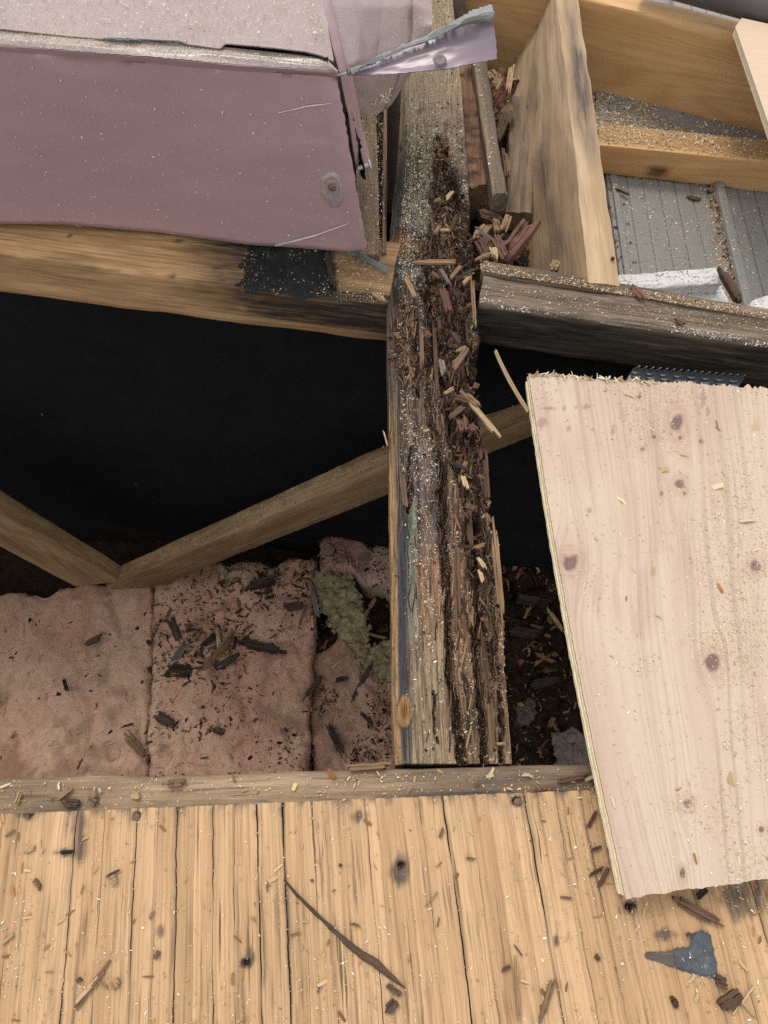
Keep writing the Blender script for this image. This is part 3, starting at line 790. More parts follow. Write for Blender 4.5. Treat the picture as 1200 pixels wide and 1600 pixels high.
# sawdust and rot crumbs on the joist
dens = .35 + .9 * sst(.4, .65, fbm(PX * .03, PY * .03, 3, 171)) + .6 * sst(.55, .7, fbm(PX * .08, PY * .02, 3, 173))
dens += 1.3 * (1 - sst(.6, 1.2, np.hypot((PX - 665) / 55, (PY - 330) / 160)))
dens *= (1 - .4 * hol) * (u > .12) * (1 - .75 * sst(980, 1060, PY) * (PX < 700)) * (1 - .5 * (PY < 150))
dens[(PX < 655) & (PY > 740) & (u < .19)] *= .15
sub = (slice(None, None, 2), slice(None, None, 2))
scatter('sawdust', Pj[sub], dens[sub], 52000, .0011, DUST + [lin('#b8a898', .7), lin('#cbbdb0', .75), lin('#a89a8c', .7), lin('#8e8276', .65)], 'pale sawdust sprinkled over the rotten joist')
scatter('rot_crumbs', Pj[sub], (hol + .8 * rot2 + .7 * cr + .05)[sub], 15000, .0017, ROT, 'brown crumbs of rotten wood filling the hollow of the joist', 'crumbs', tilt=.7, curl=.5)

# ================================================================== CROSS BEAMS
beam_a = at(-260, 367, 0); beam_a2 = at(606, 474, 0)
def st_beamL(V, px, py, t, s, d):
    n = fbm(px * .012, py * .05, 4, 181) - .5
    rgt = sst(270, 450, px + n * 200 + (d < .02) * 40)
    front = (d > .004) & (s < .02)
    st = .97 * rgt * np.where(front, 1 - .8 * sst(.045, .055, d + n * .01), 1)
    st = np.maximum(st, .55 * np.exp(-np.abs(d - s - .002) / .006) * sst(.4, .6, n + .5))
    st = np.maximum(st, .9 * (1 - sst(.6, 1.15, np.hypot((px - 446) / 118, (py - 424) / 70) + n * 1.8)))
    for kx, ky, kr in ((278, 377, 7), (110, 369, 5), (268, 431, 6), (372, 378, 9)):
        st = np.maximum(st, .95 * (1 - sst(.5, 1.2, np.hypot((px - kx) / kr, (py - ky) / (kr * .8)))))
    return np.where((s > .015) & (px > 525), st * .45, st)
bl_ = board('cross_beam', beam_a, beam_a2, .092, .064, (0, 1, 0), M['beam'], r=.005, step=.005, amp=.0010, stain=st_beamL, sag=0)
tag(bl_, 'orange brown cross beam under the mauve metal, darkened at its joist end', 'beam')
A = at(748, 474, 0); B = at(1420, 570, 0)
def st_beamR(V, px, py, t, s, d):
    n = fbm(px * .01, py * .06, 4, 191) - .5
    st = np.where(s < .02, sst(.002, .008, d + n * .006) * (.86 + n * .6), .0 + .45 * sst(.08, .22, n))
    return np.clip(st, 0, 1)
br_ = board('cross_beam', A, B, .040, .066, (0, 1, 0), M['beam_grey'], r=.004, step=.005, amp=.0014, stain=st_beamR)
tag(br_, 'cracked grey cross beam with black stained face right of the rotten joist', 'beam')
# dust-covered strip lying just behind it
A = at(752, 423, 0.002); B = at(1400, 532, .002)
o = board('ledger_strip', A, B, .016, .03, (0, 1, 0), M['beam_grey'], r=.003, step=.006, amp=.0012)
tag(o, 'narrow strip buried in sawdust behind the cracked grey beam', 'strip')
ldx = [(752, 414), (1400, 502), (1400, 522), (752, 429)]
Pl = bil(at(750, 423, .004), at(1400, 532, .004), at(1400, 523, .001), at(750, 407, .001), 120, 6)
scatter('sawdust', Pl, np.ones((6, 120)), 9000, .0012, DUST_MIX, 'thick sawdust bank along the strip behind the grey beam', tilt=.6)

# black bitumen patch on the left beam
tar_base = lambda X, Y: 0 * X
o = patch('bitumen_patch', [(376, 374), (420, 372), (512, 382), (519, 420), (523, 455), (496, 466), (470, 470), (430, 456), (398, 458), (366, 446), (384, 432), (374, 412), (388, 398)], .0005, .0035, M['tar'], warp=13, rough=.9, seed=4)
tag(o, 'shiny black bitumen patch on the cross beam below the metal corner', 'bitumen')
o, _ = sheet('membrane_strip', [[at(530, 383, .01), at(560, 392, .012), at(606, 418, .006)], [at(545, 398, .004), at(570, 405, .005), at(606, 428, .004)]], M['membrane'], n=24, m=6, thick=.0012, jag=(.002, .003, .002, .002))
tag(o, 'torn blue grey membrane strip poking out under the metal corner', 'membrane')
stick('splinter', (506, 376), (525, 465), .004, .004, .006, .004, M['dark'], 401, 'dark splinter standing along the right end of the black bitumen patch')
stick('splinter', (580, 455), (604, 474), .004, .006, .005, .003, M['tan'], 402, 'short tan splinter on the beam against the left of the rotten joist')

P = bil(at(375, 458, .0035), at(518, 466, .0035), at(515, 388, .0035), at(378, 380, .0035), 60, 40)
PXb, PYb = proj(P)
scatter('sawdust', P, .1 + 1.5 * sst(.48, .7, fbm(PXb * .03, PYb * .05, 4, 229)), 800, .0008, DUST_MIX, 'light sawdust flecks on the black bitumen patch')
P = bil(at(526, 470, .0008), at(602, 476, .0008), at(600, 405, .0008), at(524, 398, .0008), 40, 30)
scatter('sawdust', P, np.ones((30, 40)), 1500, .0009, DUST_MIX, 'sawdust on the beam between bitumen patch and rotten joist')
P = bil(at(750, 478, .0012), at(1210, 545, .0012), at(1210, 532, .0012), at(750, 464, .0012), 120, 6)
PXb, PYb = proj(P)
scatter('sawdust', P, .1 + 1.2 * sst(.45, .65, fbm(PXb * .015, PYb * .1, 3, 233)), 1500, .0009, [lin('#d8d2c8', .8), lin('#c9bda8', .75), lin('#e6e0d6', .8)], 'pale dust along the front edge of the cracked grey beam')
P = bil(at(750, 462, .0008), at(1210, 528, .0008), at(1210, 503, .0008), at(750, 442, .0008), 120, 6)
scatter('sawdust', P, np.ones((6, 120)), 1600, .0009, DUST, 'sawdust on top of the cracked grey beam')
# ================================================================== UPPER LEFT: board beside joist, parapet core, metal coping
A = at(556, 398, .010); B = at(556, 60, .010)
o = board('side_board', A, B, .0255, .06, (1, 0, 0), M['sideboard'], r=.004, amp=.0012)
tag(o, 'dusty grey tan board between the metal corner and the rotten joist', 'board')
o = board('lath', at(597, 396, .004), at(600, 60, .004), .0045, .04, (1, 0, 0), M['tan'], r=.001, step=.006, amp=.001, ends=.004)
tag(o, 'thin tan lath in the dark gap left of the rotten joist', 'lath')
P = bil(at(557, 396, .0112), at(600, 396, .0112), at(600, 180, .0112), at(557, 180, .0112), 12, 40)
scatter('sawdust', P, np.ones((40, 12)), 3500, .0009, DUST_MIX, 'sawdust on the grey tan board beside the metal corner')
# parapet core behind the metal, its dark colour stands in for the slots' shade
pc = [at(-300, 312, .0), at(520, 374, .0)]
A = pc[0] + np.array([0, .012, .175]); B = pc[1] + np.array([-.045, .012, .175])
o = board('parapet_core', A, B, .45, .172, (0, 1, 0), M['core'], r=.002, step=.02)
tag(o, 'parapet core coloured dark for the shade inside the slots of the mauve metal coping', 'parapet')

cop = thing('metal_coping', 'mauve painted sheet metal coping with torn corner covering the parapet', 'metal coping', at(300, 380, .01))
zt = .19
def L3(pts): return [at(x, y, z) for x, y, z in pts]
front_rows = [
    L3([(-260, 14, zt + .001), (0, 42, zt + .001), (160, 60, zt + .001), (290, 70, zt + .001), (350, 76, zt + .001), (510, 93, zt + .001), (528, 113, zt - .003)]),
    L3([(-260, 34, zt), (0, 62, zt), (350, 92, zt), (505, 104, zt - .001), (527, 114, zt - .004)]),
    L3([(-260, 43, zt - .002), (0, 71, zt - .002), (350, 101, zt - .002), (505, 111, zt - .003), (526, 116, zt - .006)]),
    L3([(-260, 52, zt - .008), (0, 80, zt - .008), (350, 109, zt - .008), (500, 118, zt - .008), (527, 122, zt - .010)]),
    L3([(-260, 318, .012), (0, 344, .012), (100, 346, .012), (250, 358, .012), (385, 377, .012), (470, 383, .012), (545, 389, .016), (573, 386, .030)]),
    L3([(-260, 322, .006), (0, 348, .006), (100, 350, .006), (250, 362, .006), (385, 381, .006), (470, 387, .006), (545, 392, .012), (573, 389, .027)]),
]
_, FR = sheet('front_panel', front_rows, M['mauve'], cop, n=160, m=50, thick=.0012, wob=.0012, jag=(.0005, .0012, 0, .0015), sharp=70)
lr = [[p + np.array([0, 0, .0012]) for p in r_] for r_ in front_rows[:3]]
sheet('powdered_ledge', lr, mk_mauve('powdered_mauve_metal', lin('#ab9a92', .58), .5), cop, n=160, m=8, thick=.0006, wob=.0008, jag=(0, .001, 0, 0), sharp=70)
up_rows = [
    L3([(-260, -90, .198), (100, -70, .198), (490, -60, .196)]),
    L3([(-260, 0, .1955), (100, 20, .1955), (400, 35, .196), (512, 40, .195)]),
    L3([(-260, 15, .1935), (0, 46, .1935), (150, 60, .1935), (160, 61, .194), (172, 59, .1955), (280, 65, .1955), (294, 70, .194), (344, 76, .194), (352, 68, .1965), (420, 74, .198), (480, 80, .197), (505, 87, .195), (522, 96, .19)]),
]
sheet('upper_panel', up_rows, M['mauve_dusty'], cop, n=200, m=20, thick=.001, wob=.0012, jag=(0, .0005, 0, .001), sharp=70)
# strips in the two slots: a torn metal lip, a black one painting the shade
for k, (pts) in enumerate([[(158, 60), (200, 62), (250, 65), (292, 66)], [(348, 66), (400, 72), (460, 78), (512, 92)]]):
    r0 = [at(x, y, .1945 + .002 * math.sin(i * 2.1)) for i, (x, y) in enumerate(pts)]
    r1 = [at(x, y + 4 + (i % 2) * 2, .1905) for i, (x, y) in enumerate(pts)]
    sheet('slot_strip', [r0, r1], M['galv'] if k == 0 else M['tar'], cop, n=26, m=4, thick=.0008, wob=.001, jag=(.004, .003, 0, 0))
ret_rows = [
    L3([(486, -60, .1935), (500, 0, .1925), (531, 112, .184), (545, 180, .148), (556, 262, .09)]),
    L3([(504, -60, .18), (517, 0, .18), (541, 112, .17), (555, 185, .13), (568, 262, .08)]),
    L3([(512, -60, .15), (525, 30, .15), (547, 112, .14), (563, 185, .11), (581, 264, .07)]),
]
sheet('side_return', ret_rows, M['mauve'], cop, n=60, m=8, thick=.001, wob=.0015, jag=(0, .003, 0, .004))
rag = [L3([(541, 175, .14), (552, 215, .11), (560, 262, .085)]), L3([(549, 178, .142), (562, 220, .112), (570, 268, .09), (572, 285, .08)])]
sheet('ragged_edge', rag, M['tar'], cop, n=30, m=5, thick=.001, wob=.002, jag=(.003, .006, .004, .004))
tr_rows = [
    L3([(527, 119, .187), (600, 117, .195), (700, 107, .205), (777, 92, .212)]),
    L3([(527, 118, .188), (600, 105, .197), (697, 80, .210), (775, 62, .222)]),
    L3([(527, 117, .188), (600, 92, .198), (690, 54, .214), (730, 40, .222), (770, 33, .230)]),
]
sheet('torn_strip', tr_rows, mk_mauve('torn_strip_paint', lin('#95818a', .64), .68), cop, n=60, m=16, thick=.001, wob=.0008, jag=(.0006, .0006, 0, .0008))
fl_rows = [
    L3([(540, 113, .192), (600, 91, .201), (690, 53, .217), (732, 38, .226), (771, 32, .234)]),
    L3([(545, 111, .196), (600, 89, .204), (690, 49, .221), (732, 30, .233), (772, 18, .240)]),
    L3([(550, 110, .194), (605, 86, .202), (692, 45, .219), (738, 22, .232), (766, 8, .234)]),
]
sheet('curled_flap', fl_rows, M['flap'], cop, n=80, m=8, thick=.0012, wob=.003, jag=(.002, .006, .003, .003))
side_rows = [
    L3([(498, -60, .180), (508, 10, .176), (537, 105, .15), (560, 186, .080)]),
    L3([(590, -60, .16), (596, 10, .150), (590, 105, .118), (580, 184, .072)]),
    L3([(642, -60, .155), (644, 10, .145), (640, 80, .118), (600, 172, .072)]),
    L3([(643, -60, .159), (646, 10, .149), (643, 80, .120), (604, 170, .074)]),
    L3([(674, -60, .155), (675, 40, .138), (655, 98, .105), (612, 163, .07)]),
]
sheet('side_panel', side_rows, M['mauve_dusty'], cop, n=70, m=30, thick=.001, wob=.002, jag=(0, .001, 0, .004))
sheet('ragged_edge', [L3([(560, 186, .055), (580, 184, .058), (610, 166, .055)]), L3([(562, 180, .061), (582, 176, .066), (606, 160, .064), (612, 163, .06)])], M['membrane'], cop, n=26, m=4, thick=.001, wob=.002, jag=(.006, .002, .002, .002))
# sealed screw on the front panel
FRX, FRY = proj(FR)
FRN = np.cross(np.gradient(FR, axis=1), np.gradient(FR, axis=0)); FRN /= np.linalg.norm(FRN, axis=-1, keepdims=True) + 1e-12
FRN *= np.sign(((np.array([0, 0, CH]) - FR) * FRN).sum(-1, keepdims=True))
def on_front(px, py):
    """point and normal of the coping's front panel at a photo position"""
    d = np.hypot(FRX - px, FRY - py); k = np.argsort(d, axis=None)[:4]; w = 1 / (d.ravel()[k] + .2); w /= w.sum()
    n = (FRN.reshape(-1, 3)[k] * w[:, None]).sum(0)
    return (FR.reshape(-1, 3)[k] * w[:, None]).sum(0), n / np.linalg.norm(n)
c, nn = on_front(520, 292)
xv = np.array([1, -.1, 0]); xv -= nn * xv.dot(nn); xv /= np.linalg.norm(xv); yv = np.cross(nn, xv)
def cap(name, c, rx, ry, h, mat, seed, parent, rings=6, seg=26, hole=0, drip=0):
    g_ = np.random.default_rng(seed); V = []; Fc = []
    for k in range(rings + 1):
        t = k / rings
        for s_ in range(seg):
            an = s_ / seg * 2 * np.pi; j = 1 + g_.normal(0, .05)
            dy = math.sin(an) * ry * t * j
            if dy < 0: dy *= 1 + drip
            hh = h * (math.sqrt(max(0, 1 - t ** 2)) * (1 - hole) + hole * math.exp(-((t - .75) / .18) ** 2)) * (1 + g_.normal(0, .12))
            V.append(c + xv * math.cos(an) * rx * t * j + yv * dy + nn * (hh - .0008))
    for k in range(rings):
        for s_ in range(seg):
            a = k * seg + s_; b = k * seg + (s_ + 1) % seg
            Fc.append((a, a + seg, b + seg, b))
    return mk(name, V, Fc, mat, parent, sharp=70)
cap('sealant_ring', c + nn * .0015, .0125, .0155, .0026, M['mauve_dusty'], 5, cop, hole=.9, drip=.4)
cap('sealant_dab', c + nn * .0022, .0085, .010, .0025, M['sealant'], 6, cop, hole=.5, drip=.9)
cap('screw_head', c + nn * .003 + yv * .001, .0042, .0042, .0022, M['nail'], 7, cop)
c2_, _ = on_front(520, 292)
M['scratch'] = plain('scratched_bare_metal', lin('#d5cbc8', .8), .5, .4)
for pts in ([(435, 174), (480, 164), (526, 158)], [(7, 80), (17, 95), (27, 110)], [(430, 381), (490, 366), (545, 348)], [(562, 372), (569, 350), (565, 336)]):
    r0 = []; r1 = []
    for x, y in pts:
        p_, n_ = on_front(x, y); r0.append(p_ + n_ * .0022); p_, n_ = on_front(x, y + 1.3); r1.append(p_ + n_ * .0022)
    sheet('scratch', [r0, r1], M['scratch'], cop, n=24, m=2, thick=.0002, wob=.0002, jag=(.0004, .0004, 0, 0))
# rivet hole on the torn strip
p = at(687, 94, .209); 
nn = np.array([0, -.5, .85]); nn /= np.linalg.norm(nn); xv = np.array([1.0, 0, 0]); yv = np.cross(nn, xv)
cap('rivet_dent', p + nn * .0012, .006, .0045, .0016, M['sealant'], 8, cop, hole=.8)
# roofing nail hanging at the torn edge
nl = thing('nail', 'bright zinc nail sticking out of the torn metal edge', 'nail', at(570, 261, .09))
def rod(name, p, q, r0, mat, parent, seg=10, r1=None):
    p = np.asarray(p, float); q = np.asarray(q, float); d = q - p; d /= np.linalg.norm(d)
    a = np.cross(d, UP); a /= np.linalg.norm(a); b = np.cross(d, a); V = []; r1 = r0 if r1 is None else r1
    for c0, rr in ((p, r0), (q, r1)):
        for k in range(seg):
            an = k / seg * 2 * np.pi; V.append(c0 + a * math.cos(an) * rr + b * math.sin(an) * rr)
    Fc = [(k, (k + 1) % seg, seg + (k + 1) % seg, seg + k) for k in range(seg)] + [tuple(range(seg))[::-1], tuple(range(seg, 2 * seg))]
    return mk(name, V, Fc, mat, parent, stain=np.zeros(len(V)), sharp=40)
rod('shank', at(559, 263, .09), at(577, 258, .092), .0024, M['zinc'], nl)
rod('head', at(577, 258, .092), at(579, 257.4, .0922), .0058, M['zinc'], nl, 16)
# dust on the metal
Pm = bil(at(-50, 60, zt + .002), at(515, 104, zt + .002), at(508, 94, zt + .002), at(-50, 40, zt + .002), 120, 6)
scatter('sawdust', Pm, np.ones((6, 120)), 7000, .0007, DUST + [lin('#d8d0c8', .8)], 'fine sawdust along the ledge of the mauve coping', lift=.0005)
Pm = bil(at(-50, 42, .1968), at(505, 70, .1995), at(495, -50, .1985), at(-50, -70, .1995), 60, 20)
scatter('sawdust', Pm, np.ones((20, 60)), 5200, .0012, DUST, 'scattered sawdust flecks on the upper mauve panel', lift=.0008)
Pm = bil(at(555, 170, .086), at(608, 160, .084), at(668, -50, .158), at(522, -50, .168), 30, 40)
scatter('sawdust', Pm, np.ones((40, 30)), 7000, .0012, DUST + [lin('#cfc6bd', .75)], 'fine sawdust on the mauve side panel behind the torn strip', lift=.0006)
fp = [on_front(x, y)[0] + on_front(x, y)[1] * .0025 for x, y in ((-40, 348), (560, 380), (520, 125), (-40, 85))]
Pm = bil(*fp, 80, 40)
scatter('sawdust', Pm, np.ones((40, 80)), 2400, .0009, DUST + [lin('#c9b0ac', .75)], 'sparse sawdust clinging to the mauve front panel', lift=.0004, tilt=.15)

# ================================================================== UPPER RIGHT: cant timber, rim board, furring, steel, foam
ZP = -.175
rimA = at(640, -66, -.034); rimB = at(1420, 117, -.034)
o = board('rim_board', rimA, rimB, .038, .141, (0, 1, 0), M['fresh'], r=.004, amp=.0006)
tag(o, 'clean orange rim board along the back of the framing bay', 'rim board')
A = at(935, 226, -.125); B = at(1420, 276, -.125)
def st_fur(V, px, py, t, s, d): return np.where(s > .006, .35, 0) * (.5 + fbm(px * .02, py * .05, 3, 8)) + .9 * (1 - sst(.5, 1.1, np.hypot((px - 1027) / 22, (py - 268) / 12)))
o = board('furring_strip', A, B, .05, .050, (0, 1, 0), M['fresh'], r=.004, amp=.0008, stain=st_fur)
tag(o, 'orange furring strip with a knot and dusty grey top below the rim board', 'furring strip')
P = bil(A + (.0, .004, .001), B + (0, .004, .001), B + (0, .048, .001), A + (0, .048, .001), 80, 8)
scatter('sawdust', P, np.ones((8, 80)), 4800, .0016, DUST, 'sawdust on top of the furring strip')

# leaning tapered timber
TL = [(920, 441), (870, 0), (862, -70)]; TR = [(971, 447), (905, 0), (897, -70)]
def pl(pts, n, z): 
    pts = np.array(pts, float); t = np.linspace(0, 1, n); d = np.linspace(0, 1, len(pts)); k = np.r_[0, np.cumsum(np.hypot(*np.diff(pts, axis=0).T))]; k /= k[-1]
    return at(np.interp(t, k, pts[:, 0]), np.interp(t, k, pts[:, 1]), z)
n = 110
zt_ = np.linspace(.004, -.03, n)
tl = pl(TL, n, zt_); tr = pl(TR, n, zt_)
blp = pl([(803, 440), (786, 260), (806, 95), (838, 0)], n, np.linspace(ZP + .002, ZP + .05, n))
brp = tr.copy(); brp[:, 2] = ZP; brp[:, 0] -= .03
rows = []
for k in range(n):
    ring = [blp[k] * (1 - t) + tl[k] * t for t in np.linspace(0, 1, 26)]
    ring += [tl[k] * (1 - t) + tr[k] * t + np.array([0, 0, -.0012 * (2 * t - 1) ** 4]) for t in np.linspace(.05, .95, 8)]
    ring += [tr[k] * (1 - t) + brp[k] * t for t in np.linspace(.05, 1, 6)]
    rows.append(ring)
V = np.array(rows); kk = V.shape[1]
dd = (fbm(V[..., 1] * 25, np.arange(kk)[None, :] * .25 + 0 * V[..., 1], 3, 201) - .5) * .003
V[..., 0] += dd; V[..., 2] += dd
i = np.arange(n * kk).reshape(n, kk); j = np.roll(i, -1, 1)
fc = [tuple(x) for x in np.stack([i[:-1], i[1:], j[1:], j[:-1]], -1).reshape(-1, 4)] + [tuple(i[0]), tuple(i[-1][::-1])]
acr = np.r_[np.linspace(0, .2, 26), np.linspace(.205, .24, 8), np.linspace(.245, .4, 6)]
gcv = np.stack([V[..., 1], np.repeat(acr[None], n, 0), 0 * V[..., 0]], -1)
PXc, PYc = proj(V)
k01 = np.linspace(0, 1, n)[:, None]
a2 = np.repeat(acr[None], n, 0)
stc = .55 * np.exp(-((a2 - .165 + .06 * np.sin(k01 * 3)) / .03) ** 2) * sst(.30, .62, fbm(a2 * 30, k01 * 6, 3, 211)) * (1 - sst(.6, .9, k01))
stc += .7 * np.exp(-((a2 - .225) / .012) ** 2) * sst(.3, .45, k01) * (1 - sst(.75, .95, k01))
stc += .3 * sst(.5, .7, fbm(a2 * 22 + 4, k01 * 5, 4, 215))
cant = mk('cant_timber', V.reshape(-1, 3), fc, M['cant'], gc=gcv.reshape(-1, 3), stain=np.clip(stc, 0, 1).ravel(), sharp=40)
tag(cant, 'broad brown timber leaning on edge with purple grey streaks right of the rotten joist', 'timber')
disc('nail', 957, 405, .004, .0022, .002, M['dark'], None)
tag(bpy.data.objects['nail.001'], 'dark nail in the end of the leaning brown timber', 'nail')
Pc = V[::2, 2:26][:, ::2]
scatter('sawdust', Pc, np.ones(Pc.shape[:2]), 4500, .0007, DUST_MIX, 'sawdust on the sloping face of the leaning brown timber', tilt=.1, lift=.0001)

# ribbed steel panel
steel = thing('steel_panel', 'grey ribbed steel panel below the furring, strewn with sawdust', 'steel panel', at(1050, 350, ZP - .003))
rd = at(1125, 310, ZP) - at(1165, 480, ZP); rd[2] = 0; rd /= np.linalg.norm(rd); rp = np.array([rd[1], -rd[0], 0])
org = at(1144, 395, ZP)
sv = np.linspace(-.42, .40, 820); tv = np.linspace(-.12, .75, 60)
Sg, Tg = np.meshgrid(sv, tv)
prof = .011 * (1 - sst(.005, .010, np.abs(Sg))) + .004 * (1 - sst(.004, .006, np.abs(Sg + .155)))
for gk in (-.135, -.112, -.088, -.064, -.040, .03, .055, .08): prof = prof - .0018 * (1 - sst(.0004, .0016, np.abs(Sg - gk)))
prof -= .008 * (1 - sst(.004, .007, np.abs(Sg + .172)))
P = org + rp * Sg[..., None] + rd * Tg[..., None]; P[..., 2] = ZP + prof
slab('panel', P, .004, M['steel'], steel)
Ps = P[:, ::4]
PXs, PYs = proj(Ps); Sx = Sg[:, ::4]
dn = .16 + .8 * np.exp(-((Sx + .018) / .008) ** 2)
for gk in (-.112, -.088, -.064, -.040): dn += .35 * np.exp(-((Sx - gk) / .004) ** 2)
dn += .8 * sst(.42, .6, fbm(PXs * .02, PYs * .03, 3, 221)) * (PYs < 240)
dn *= (PXs > 700) & (PXs < 1300) & (PYs > 100) & (PYs < 520) & (Sx > -.16)
scatter('sawdust', Ps, dn, 24000, .0016, DUST + [lin('#b89468', .7)], 'sawdust lying in the grooves of the grey steel panel')
dn = np.exp(-((Sx + .172) / .005) ** 2) + .5 * np.exp(-((Sx + .014) / .004) ** 2)
dn *= (PXs > 900) & (PXs < 1300) & (PYs > 270) & (PYs < 520)
scatter('rot_crumbs', Ps, dn, 1100, .003, ROT, 'dark wood crumbs caught beside the rib of the steel panel', 'crumbs', tilt=.6)
for px, py, ch in ((976, 322, 'P'), (981, 352, 'H'), (986, 382, 'P'), (992, 412, 'H')):
    cu = bpy.data.curves.new('printed_mark', 'FONT'); cu.body = ch; cu.size = .009; cu.extrude = .00005; cu.align_x = 'CENTER'
    tmp = bpy.data.objects.new('text_source', cu); me = bpy.data.meshes.new_from_object(tmp); bpy.data.objects.remove(tmp)
    o = bpy.data.objects.new('printed_mark', me); COL.objects.link(o); me.materials.clear(); me.materials.append(M['ink'])
    o.parent = steel; p = at(px, py, ZP + .0009); o.location = Vector(p) - steel.location; o.rotation_euler = (0, 0, math.atan2(rp[1], rp[0]))

fA, fB = at(930, 205, ZP + .016), at(1420, 255, ZP + .016)
o = board('flashing', fA, fB, .20, .004, (0, 1, 0), M['steel'], r=.001, step=.02)
tag(o, 'flat grey metal flashing strewn with sawdust between furring and rim board', 'flashing')
P = bil(fA + (0, .002, .0008), fB + (0, .002, .0008), fB + (0, .19, .0008), fA + (0, .19, .0008), 80, 30)
PXf, PYf = proj(P)
scatter('sawdust', P, .25 + 1.6 * sst(.42, .65, fbm(PXf * .02, PYf * .03, 4, 227)) * (1 - .5 * sst(950, 1200, PXf)), 13000, .0017, DUST + [lin('#b89468', .7)], 'sawdust over the flat grey flashing')

# foam blocks
def foam(name, px, z0, z1, label):
    top = np.array([at(x, y, z1) for x, y in px]); 
    nxx, nyy = 60, 26
    P = bil(top[0], top[1], top[2], top[3], nxx, nyy)
    a, b = np.meshgrid(np.linspace(0, 1, nxx), np.linspace(0, 1, nyy))
    e = np.minimum(np.minimum(a, 1 - a) * np.linalg.norm(top[1] - top[0]), np.minimum(b, 1 - b) * np.linalg.norm(top[3] - top[0]))
    P[..., 2] += (fbm(a * 14, b * 8, 3, 231) - .5) * .004 - .003 * np.exp(-e / .002)
    o = slab(name, P, z1 - z0, M['polystyrene'])
    return tag(o, label, 'foam block')
foam('foam_block', [(962, 455), (1128, 441), (1121, 416), (962, 428)], ZP + .001, -.115, 'white black-flecked foam block on the steel panel behind the grey beam')
foam('foam_block', [(968, 500), (1145, 482), (1130, 444), (966, 458)], ZP + .001, -.135, 'lower white foam slab in front of the foam block on the steel panel')
foam('foam_block', [(1162, 520), (1300, 505), (1290, 425), (1175, 468)], ZP + .001, -.120, 'white foam chunk at the right frame edge behind the grey beam')
stick('splinter', (1121, 420), (1156, 480), -.11, -.105, .011, .008, M['brown'], 411, 'brown grooved stick leaning on the end of the white foam block', taper=.2)
stick('splinter', (984, 446), (1010, 474), .0, .006, .007, .004, M['red'], 412, 'reddish brown splinter standing in the sawdust by the foam', taper=.3)
stick('splinter', (1052, 498), (1072, 508), .003, .003, .007, .003, M['red'], 413, 'small red splinter lying on top of the cracked grey beam')
stick('splinter', (958, 294), (986, 307), ZP + .004, ZP + .006, .004, .003, M['red'], 414, 'thin red brown splinter on the steel panel under the furring strip')
stick('splinter', (1070, 308), (1098, 313), ZP + .002, ZP + .002, .006, .002, M['brown'], 415, 'flat brown splinter on the steel panel below the furring knot')

# pipe and plywood offcut at top right
A_, B_ = at(1010, -48, .005), at(1330, 38, .005)
pr = thing('round_pipe', 'grey mauve round pipe crossing the top right corner', 'pipe', (A_ + B_) / 2)
rod('tube', A_, B_, .026, M['pipe'], pr, 40)
tpo = [(1149, 42), (1212, 226), (1420, 260), (1420, 60), (1200, 37), (1159, 28)]
def prism(name, pts, z0, z1, mat, parent=None, matedge=None):
    top = [at(x, y, z1) for x, y in pts]; bot = [p - np.array([0, 0, z1 - z0]) for p in top]; n = len(pts)
    return mk(name, top + bot, [tuple(range(n))[::-1], tuple(range(n, 2 * n))] + [(k, (k + 1) % n, n + (k + 1) % n, n + k) for k in range(n)], mat, parent, smooth=False, stain=np.zeros(2 * n),
              col=np.tile(lin('#dcc0a4', .66), (2 * n, 1)))
off = thing('plywood_offcut', 'fresh plywood offcut with clipped corner lying over the rim board', 'plywood', at(1180, 120, -.03))
prism('face_veneer', tpo, -.006, -.003, M['ply'], off)
prism('ply_core', [(x + .6, y + .3) for x, y in tpo], -.0165, -.0063, M['ply_edge'], off)

# ================================================================== rotten pieces in the bay between joist and cant timber
A = at(737, 306, -.01); B = at(716, 96, -.012)
def st_red(V, px, py, t, s, d): return .9 * sst(.45, .62, fbm(py * .16, px * .03, 4, 241)) * (.4 + .6 * sst(.4, .6, fbm(px * .06, py * .03, 3, 243)))
o = board('rotten_block', at(727, 292, -.02), at(714, 100, -.02), .036, .12, (1, 0, 0), wood('cubical_rot', lin('#ab8664', .7), lin('#704c38', .62), stain=lin('#2e1a14'), bump=1.0), r=.003, step=.004, amp=.003, stain=st_red, ends=.01)
tag(o, 'red brown block of cubical rot pressed against the right of the joist', 'rotten block')
o = board('dark_batten', at(769, 304, .0), at(738, 85, .0), .017, .02, (1, 0, 0), M['sideboard'], r=.002, amp=.0012, stain=lambda V, px, py, t, s, d: .6 * (s > .007) + 0 * px, ends=.01)
tag(o, 'narrow dark weathered batten standing beside the red rotten block', 'batten')
P = bil(at(770, 303, .001), at(786, 303, .001), at(756, 100, .001), at(741, 100, .001), 6, 40)
scatter('sawdust', P, np.ones((40, 6)), 350, .0012, DUST, 'sawdust on the dark batten beside the rotten block')
def rot_slab(poly, z, th, mat, label, seed, name='rotten_slab', cat='rotten slab'):
    o = patch(name, poly, z, th, mat, warp=14, res=.0013, rough=.8, seed=seed)
    return tag(o, label, cat)
M['rotwood'] = wood('pale_rotten_wood', lin('#b59878', .68), lin('#7c6048', .6), stain=lin('#2a1712'), bump=1.0, checks=1.0)
M['rotred'] = wood('red_crumbly_rot', lin('#8c6048', .66), lin('#553424', .58), stain=lin('#2a1712'), bump=1.0, checks=1.0)
o = board('filler_board', at(790, 330, -.085), at(797, 150, -.095), .034, .03, (1, 0, 0), M['sideboard'], r=.003, step=.006, amp=.001)
tag(o, 'smooth grey tan board low down between the dark batten and the leaning brown timber', 'board')
